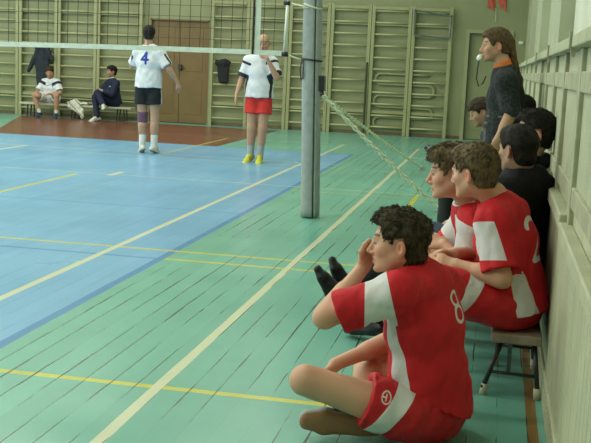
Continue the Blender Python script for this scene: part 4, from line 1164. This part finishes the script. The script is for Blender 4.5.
build_dark('seated dark-haired man in black jacket resting against the cream wall screens', Head((.205, 5.98, 1.085), (-.95, -.10, .08), (.05, 0, 1), 1.02),
    dict(pel=(.13, 6.05, .395), neck=(.175, 6.0, .94), shL=(.155, 5.83, .85), shR=(.155, 6.19, .85), elL=(.02, 5.82, .60), wrL=(-.17, 5.93, .55), elR=(.02, 6.25, .60), wrR=(-.17, 6.15, .55),
         hipL=(.04, 5.97, .39), hipR=(.04, 6.15, .39), knL=(-.40, 5.93, .42), knR=(-.40, 6.10, .43), anL=(-.83, 5.92, .095), toeL=(-.92, 5.93, .26), anR=(-.80, 6.10, .10), toeR=(-.86, 6.12, .27)),
    'hair_black', (.1, 6.05, 0), trousers='trouser_black', hairkw=dict(thick=.009, front=.013, top=.010, amp=.004, side=-.02, tufts=1500, tl=.018), shoeup=((.9, 0, .45), (.9, 0, .40)))
build_dark('partly hidden person sitting bent forward left of the standing man', Head((-0.150, 9.500, 1.055), (-.95, -.25, -.35), (-.35, 0, .9), 1.0),
    dict(pel=(0.155, 9.500, 0.395), neck=(-0.075, 9.500, 0.930), shL=(-0.045, 9.330, 0.850), shR=(-0.045, 9.670, 0.850), elL=(-0.125, 9.320, 0.620), wrL=(-0.145, 9.400, 0.520), elR=(0.005, 9.750, 0.600), wrR=(-0.165, 9.550, 0.500),
         hipL=(0.075, 9.420, 0.400), hipR=(0.075, 9.600, 0.400), knL=(-0.225, 9.300, 0.620), knR=(-0.305, 9.620, 0.500), anL=(-0.475, 9.650, 0.655), toeL=(-0.640, 9.750, 0.760), anR=(-0.305, 9.620, 0.100), toeR=(-0.495, 9.620, 0.030)),
    'hair_dark', (0.105, 9.500, 0.000), jacket='dark_cloth', trousers='trouser_brown', hood=False, h=.010, o=.022, hairkw=dict(thick=.012, front=.012, top=.008, amp=.007, side=-.03, hairline=.045), shoeup=((-.5, 0, .8), (0, 0, 1)))
build_dark('person almost hidden behind the standing man, only dark hair showing', Head((.175, 8.55, 1.12), (-.95, .1, 0), (0, 0, 1), 1.0),
    dict(pel=(.13, 8.62, .395), neck=(.155, 8.6, .97), shL=(.14, 8.46, .88), shR=(.14, 8.78, .88), elL=(.03, 8.44, .62), wrL=(-.15, 8.52, .55), elR=(.03, 8.82, .62), wrR=(-.15, 8.72, .55),
         hipL=(.04, 8.55, .40), hipR=(.04, 8.71, .40), knL=(-.36, 8.55, .50), knR=(-.36, 8.73, .50), anL=(-.36, 8.55, .10), toeL=(-.54, 8.55, .03), anR=(-.36, 8.73, .10), toeR=(-.54, 8.73, .03)),
    'hair_black', (.1, 8.62, 0), jacket='dark_cloth', trousers='trouser_black', hood=False, h=.012, o=.022)

# ================================================================ standing man with whistle
def build_coach():
    hd = Head((-.052, 8.0, 1.605), (-.985, -.15, -.04), (-.03, 0, 1), 1.03)
    J = dict(pel=(.045, 8.0, .93), neck=(.015, 8.0, 1.455), shL=(.040, 7.82, 1.385), shR=(.035, 8.18, 1.385), elL=(.095, 7.78, 1.125), wrL=(.005, 7.76, .925), elR=(.09, 8.22, 1.12), wrR=(.0, 8.2, .93),
             hipL=(.045, 7.91, .90), hipR=(.045, 8.09, .90), knL=(.02, 7.90, .49), knR=(.03, 8.10, .49), anL=(.045, 7.89, .09), toeL=(-.16, 7.88, .03), anR=(.05, 8.11, .09), toeR=(-.15, 8.12, .03))
    b = Body('person', J, hd, 'standing long-haired man in a dark patterned sweater with a whistle in his mouth', None, h=.0075, skin=(.46, .26, .16), loc=(.04, 8.0, 0), beard=.25)
    hs = [dict(wr=J['wrL'], d=(-.35, .05, -.93), pn=(-.3, .9, 0), side=1, curl=(.25, .4, .3)), dict(wr=J['wrR'], d=(-.35, 0, -.93), pn=(-.3, -.9, 0), side=-1, curl=(.25, .4, .3))]
    b.body(hs); hd.eyes(b.body_o, .003)
    def tail(f):
        f.chain([hd.p(0, -.10, .02), hd.p(0, -.118, -.06), hd.p(0, -.140, -.14), hd.p(0, -.172, -.24), hd.p(0, -.185, -.36), hd.p(0, -.18, -.46)], [.04, .030, .028, .028, .024, .008], .02)
    def ext(f): f.ell(hd.p(0, -.085, .02), (.03, .04, .05), hd.R, .03)
    hd.hair(b.root, MAT['hair_long'], .006, thick=.009, front=.008, top=.004, hairline=.062, side=-.045, nape=-.06, amp=.003, freq=40., extra=ext)
    f = Field(hd.p(0, -.15, -.25) - .32, hd.p(0, -.15, -.25) + .32, .006); tail(f); f.func(lambda P: vnoise(P * V3(60, 60, 12), 3) * .004)
    sdf_obj('ponytail', f, MAT['hair_long'], b.root)
    b.shirt(MAT['sweater'], o=.030, sleeve=.12, so=.030, so2=.030, hem=.10, amp=.009, freq=9., neck_r=.062, long=True, name='sweater')
    nb = b.J['neck']
    f = Field(nb - .15, nb + .15, .006); f.cap(nb - b.SP * .02, nb + (hd.p(0, -.02, -.06) - nb) * .55, .071, .068, .0); f.plane(nb + b.SP * .045 - b.FC * .0, b.SP + b.FC * .5, .004); f.cap(nb - b.SP * .05, hd.p(0, -.02, -.0), .058, .06, .004, 's')
    sdf_obj('collar', f, MAT['orange'], b.root)
    b.trousers(MAT['trouser_black'])
    for S_ in 'LR': b.sock(S_, MAT['sock_black'], .72, .046, .046); shoe(b.root, J['an' + S_], J['toe' + S_], (0, 0, 1), MAT['shoe_black'], .009, stripe=False)
    w0 = hd.p(0, .118, -.068)
    wr = empty('whistle', tuple(w0), 'white whistle with a dark cord in the mouth of the standing man', 'whistle')
    f = Field(w0 - .08, w0 + .08, .004); f.cap(hd.p(0, .096, -.067), hd.p(0, .115, -.070), .009, .010, .004); f.ecap(hd.p(-.008, .116, -.088), hd.p(.008, .116, -.088), hd.F, (.020, .020), (.020, .020), .012)
    sdf_obj('whistle_body', f, MAT['white_plastic'], wr)
    p0 = hd.p(0, .118, -.105)
    MB().tube([tuple(p0), tuple(p0 + V3(-.006, 0, -.06)), tuple(p0 + V3(-.01, 0, -.13)), tuple(p0 + V3(.01, 0, -.19)), tuple(p0 + V3(.04, 0, -.165)), tuple(p0 + V3(.06, 0, -.11))], .005, 6).build('cord', MAT['black'], wr, True)
build_coach()

# ================================================================ players on court
def build_four():
    x, y = -5.10, 14.95
    hd = Head((x - .02, y + .03, 1.735), (-.25, 1, -.10), (0, 0, 1), 1.04)
    J = dict(pel=(x, y, 1.0), neck=(x - .01, y, 1.57), shL=(x - .168, y + .02, 1.52), shR=(x + .168, y - .02, 1.52), elL=(x - .29, y + .10, 1.27), wrL=(x - .20, y + .30, 1.38), elR=(x + .315, y - .03, 1.26), wrR=(x + .43, y + .06, 1.06),
             hipL=(x - .095, y, .97), hipR=(x + .095, y, .97), knL=(x - .085, y + .02, .53), knR=(x + .105, y + .02, .53), anL=(x - .07, y, .10), toeL=(x - .16, y + .16, .04), anR=(x + .12, y - .03, .10), toeR=(x + .17, y + .15, .04))
    b = Body('person', J, hd, 'player in white shirt number 4 and black shorts seen from behind on blue court', 'players on the court', h=.011, scale=1.06, skin=(.42, .26, .18), legk=1.12)
    hs = [dict(wr=J['wrL'], d=(.5, .5, .5), pn=(0, -1, 0), side=1), dict(wr=J['wrR'], d=(.35, .2, -.9), pn=(-.5, .2, 0), side=-1, curl=(.3, .3, .3), s=1.1)]
    b.body(hs, fine=False)
    hd.hair(b.root, MAT['hair_black'], .009, thick=.012, front=.01, top=.01, amp=.004)
    def pat(V):
        out = np.full(len(V), -.05)
        for S_ in 'LR':
            a0, a1 = b.J['sh' + S_], b.J['el' + S_]; ax = nrm(a1 - a0); t = (V - a0) @ ax; up = (V - a0) @ nrm(V3(0, 0, 1) - ax * ax[2])
            rad = np.linalg.norm(V - a0 - t[:, None] * ax, axis=1)
            lat = V[:, 1] - a0[1]
            out = np.maximum(out, np.where((rad < .14) & (t > .06) & (up > -.03), .020 - np.abs(lat + .045), -.05))
        return np.where(V[:, 2] > 1.27, out, -.05)
    def num(V):
        q = V - b.J['pel']; t = q @ b.SP; l = q @ b.LS; fr_ = q @ b.FC
        return np.where(fr_ < -.02, glyph4(-l, t - .40, .17, .038), -.05)
    b.shirt(MAT['jersey_white'], o=.034, sleeve=.86, so=.032, so2=.045, hem=.03, amp=.007, freq=8., attrs={'pat': pat, 'pat2': num})
    def sp(V): return np.where((V[:, 0] > x + .165) & (V[:, 1] < y + .05), .018 - np.abs(V[:, 1] - y), -.05)
    b.shorts(MAT['short_black'], o=.016, o2=.052, ln=.56, attrs={'pat': sp}, amp=.006)
    for S_ in 'LR': b.sock(S_, MAT['sock_white'], .45, .047, .042); shoe(b.root, J['an' + S_], J['toe' + S_], (0, 0, 1), MAT['shoe_white'], .010, 1.05)
    f = Field(b.J['knL'] - .16, b.J['knL'] + .16, .009); a, k_, d = b.J['hipL'], b.J['knL'], b.J['anL']; f.cap(lerp(k_, a, .2), lerp(k_, d, .2), .080, .073, 0); f.plane(lerp(k_, a, .18), V3(0, 0, 1)); f.plane(lerp(k_, d, .18), V3(0, 0, -1))
    sdf_obj('knee_brace', f, MAT['brace'], b.root)
build_four()

def build_bald():
    x, y = -3.325, 14.55
    hd = Head((x + .045, y - .05, 1.675), (.10, -1, -.18), (0, -.1, 1), 1.03)
    J = dict(pel=(x, y, .96), neck=(x + .01, y, 1.50), shL=(x + .165, y, 1.45), shR=(x - .165, y, 1.45), elL=(x + .265, y - .10, 1.21), wrL=(x + .14, y - .22, 1.47), elR=(x - .255, y - .02, 1.16), wrR=(x - .305, y - .10, .945),
             hipL=(x + .09, y, .93), hipR=(x - .09, y, .93), knL=(x + .075, y - .03, .50), knR=(x - .085, y - .03, .50), anL=(x + .045, y + .0, .10), toeL=(x + .07, y - .19, .04), anR=(x - .10, y + .03, .10), toeR=(x - .16, y - .14, .04))
    b = Body('person', J, hd, 'bald player in white shirt and red shorts holding his hand to his mouth', 'players on the court', h=.010, scale=1.03, skin=(.46, .27, .18), legk=1.15)
    hs = [dict(wr=J['wrL'], d=(-.7, -.05, .7), pn=(-.3, 1, 0), side=1, curl=(.5, .7, .5)), dict(wr=J['wrR'], d=(-.1, -.15, -1), pn=(.9, 0, -.1), side=1, curl=(.25, .3, .3))]
    b.body(hs, fine=True); hd.eyes(b.body_o, .004)
    def pat(V):
        out = np.full(len(V), -.05)
        for S_ in 'LR':
            a0, a1 = b.J['sh' + S_], b.J['el' + S_]; ax = nrm(a1 - a0); t = (V - a0) @ ax; rad = np.linalg.norm(V - a0 - t[:, None] * ax, axis=1)
            out = np.maximum(out, np.where((rad < .13) & (V[:, 2] < 1.50), np.maximum(t - .175, .02 - np.abs(t - .03)), -.05))
        q = V - b.J['pel']; l = q @ b.LS; fr_ = q @ b.FC
        out = np.maximum(out, np.where((l > .10) & (V[:, 2] < 1.36), .022 - np.abs(fr_ - .055 + (V[:, 2] - 1.2) * .1), -.05))
        return out
    b.shirt(MAT['jersey_white'], o=.040, sleeve=.84, so=.032, so2=.045, hem=.04, amp=.008, freq=8., attrs={'pat': pat, 'pat2': lambda V: np.full(len(V), -.05)})
    b.shorts(MAT['short_scarlet'], o=.014, o2=.055, ln=.56, amp=.007, attrs={'pat': lambda V: np.full(len(V), -.05)})
    for S_ in 'LR': b.sock(S_, MAT['sock_grey'], .5, .045, .042); shoe(b.root, J['an' + S_], J['toe' + S_], (0, 0, 1), MAT['shoe_yellow'], .010, 1.03)
build_bald()

# ================================================================ two men on the far bench
def build_far_white():
    x, y = -9.75, 22.02
    hd = Head((x + .0, y - .12, .985), (.35, -1, -.1), (0, -.1, 1), 1.03)
    J = dict(pel=(x, y, .41), neck=(x, y - .08, .86), shL=(x + .155, y - .06, .80), shR=(x - .155, y - .06, .80), elL=(x + .27, y - .17, .55), wrL=(x + .06, y - .33, .52), elR=(x - .27, y - .17, .54), wrR=(x - .20, y - .36, .53),
             hipL=(x + .09, y - .02, .41), hipR=(x - .09, y - .02, .41), knL=(x + .27, y - .36, .50), knR=(x - .26, y - .36, .50), anL=(x + .26, y - .34, .10), toeL=(x + .30, y - .52, .04), anR=(x - .12, y - .36, .10), toeR=(x - .13, y - .54, .04))
    b = Body('person', J, hd, 'seated player in white shirt and shorts with dark shoulders at far bench', None, h=.012, skin=(.40, .24, .15))
    b.body([dict(wr=J['wrL'], d=(-.8, -.3, -.4), pn=(0, .3, -1), side=-1), dict(wr=J['wrR'], d=(.4, -.5, -.5), pn=(0, .3, -1), side=1)], fine=False)
    hd.hair(b.root, MAT['hair_dark'], .010, thick=.012, front=.012, top=.01, amp=.005, hairline=.05)
    def pat(V):
        out = np.full(len(V), -.05)
        for S_ in 'LR':
            a0, a1 = b.J['sh' + S_], b.J['el' + S_]; ax = nrm(a1 - a0); t = (V - a0) @ ax; rad = np.linalg.norm(V - a0 - t[:, None] * ax, axis=1)
            out = np.maximum(out, np.where(rad < .13, .034 - np.abs(t - .04), -.05))
        return out
    def num(V):
        q = V - b.J['pel']; l = q @ b.LS; t = q @ b.SP; fr_ = q @ b.FC
        return np.where(fr_ > .02, np.maximum(seg2(l, t, [(-.07, .30), (.07, .34)], .018), seg2(l - .085, t - .33, [(0, -.04), (0, .04)], .022)), -.05)
    b.shirt(MAT['jersey_white'], o=.030, sleeve=.80, so=.030, so2=.042, hem=.05, amp=.008, attrs={'pat': pat, 'pat2': num})
    b.shorts(patt('white_shorts', (.58, .6, .56), None), o=.026, o2=.05, ln=.62)
    for S_ in 'LR': b.sock(S_, MAT['sock_white'], .78); shoe(b.root, J['an' + S_], J['toe' + S_], (0, 0, 1), MAT['shoe_navy'], .011, 1.02)
build_far_white()
def build_far_navy():
    x, y = -8.28, 22.02
    hd = Head((x - .06, y - .05, 1.065), (-.75, -.65, 0), (0, 0, 1), 1.03)
    J = dict(pel=(x, y, .41), neck=(x - .05, y - .02, .92), shL=(x + .09, y - .17, .85), shR=(x - .18, y + .08, .85), elL=(x + .08, y - .36, .60), wrL=(x - .15, y - .36, .66), elR=(x - .34, y - .05, .60), wrR=(x - .10, y - .24, .63),
             hipL=(x + .02, y - .10, .41), hipR=(x - .10, y + .0, .41), knL=(x - .22, y - .44, .60), knR=(x - .36, y - .22, .50), anL=(x + .02, y - .70, .44), toeL=(x + .10, y - .88, .42), anR=(x - .20, y - .52, .09), toeR=(x - .34, y - .66, .04))
    J['anL'] = (x - .02, y - .62, .36); J['toeL'] = (x + .02, y - .80, .33); J['knL'] = (x - .25, y - .38, .60)
    b = Body('person', J, hd, 'man in navy tracksuit sitting with crossed legs and folded arms, far wall', None, h=.012, skin=(.36, .22, .14), beard=.2)
    b.body([dict(wr=J['wrL'], d=(-.9, .3, .1), pn=(0, 1, 0), side=1), dict(wr=J['wrR'], d=(.8, -.5, .1), pn=(0, .6, -.6), side=-1)], fine=False)
    hd.hair(b.root, MAT['hair_black'], .010, thick=.014, front=.014, top=.012, amp=.005)
    def lg_(V):
        q = V - b.J['pel']; l = q @ b.LS; t = q @ b.SP; fr_ = q @ b.FC
        return np.where(fr_ > .03, .016 - np.hypot(l - .08, t - .36), -.05)
    b.shirt(MAT['track_navy'], o=.030, sleeve=.88, so=.030, so2=.026, hem=.05, amp=.008, long=True, name='jacket', attrs={'pat': lg_})
    f = Field(b.J['neck'] - .14, b.J['neck'] + .14, .009); f.cap(b.J['neck'] - b.SP * .03, b.J['neck'] + b.SP * .035, .074, .066, 0); sdf_obj('collar', f, MAT['white_cloth'], b.root)
    b.trousers(MAT['track_navy'])
    shoe(b.root, J['anL'], J['toeL'], (-.5, -.2, .85), MAT['shoe_white'], .011, 1.02); shoe(b.root, J['anR'], J['toeR'], (0, 0, 1), MAT['shoe_white'], .011, 1.05)
build_far_navy()

# ================================================================ cloths
def hang_coat(name, x, z0, z1, wid, mat, label, cat, arms=(), y=FY - .20):
    f = Field((x - .45, y - .12, z0 - .1), (x + .45, y + .12, z1 + .1), .012)
    f.ecap((x, y, z1 - .06), (x + .02, y, z0 + .05), (1, 0, 0), (wid * .5, .05), (wid * .42, .055), .04)
    f.ell((x, y, z1 - .04), (wid * .62, .06, .07), None, .05)
    for a, b in arms: f.cap(a, b, .055, .045, .04)
    f.func(lambda P: vnoise(P * V3(14, 10, 4), 4) * .016 + vnoise(P * V3(34, 20, 10), 6) * .006)
    o = sdf_obj(name, f, mat, None, smooth=2); return tag(o, label, cat)
hang_coat('hanging_coat', -10.12, .62, 1.60, .34, MAT['dark_cloth'], 'long dark coat hanging on the wall bars above the seated white player', 'coat', [((-10.20, FY - .21, 1.52), (-10.42, FY - .22, 1.0)), ((-10.02, FY - .21, 1.52), (-9.86, FY - .22, 1.28))])
hang_coat('hanging_cloth', -5.93, .92, 1.42, .27, MAT['black_cloth'], 'black garment hanging on the wall bars right of the brown door', 'garment', [])
f = Field((-9.5, 21.6, 0), (-8.4, 22.3, .6), .012)
f.ecap((-9.30, 21.98, .345), (-8.82, 21.98, .34), (0, 1, 0), (.15, .035), (.13, .03), .03)
f.ecap((-9.20, 21.84, .36), (-8.95, 21.80, .16), (1, 0, 0), (.14, .03), (.07, .028), .04)
f.ecap((-8.98, 21.80, .20), (-8.93, 21.78, .03), (1, 0, 0), (.06, .025), (.045, .02), .03)
f.func(lambda P: vnoise(P * 16, 2) * .018 + vnoise(P * 38, 5) * .006)
tag(sdf_obj('white_jacket', f, patt('white_striped_cloth', (.55, .56, .46), (.05, .05, .06), None, sharp=300), None, {'pat': lambda V: .010 - np.abs(((V[:, 0] * .8 + V[:, 2] * .9) % .17) - .06)}, smooth=2), 'white jacket with dark trim draped over the far bench between two men', 'jacket')
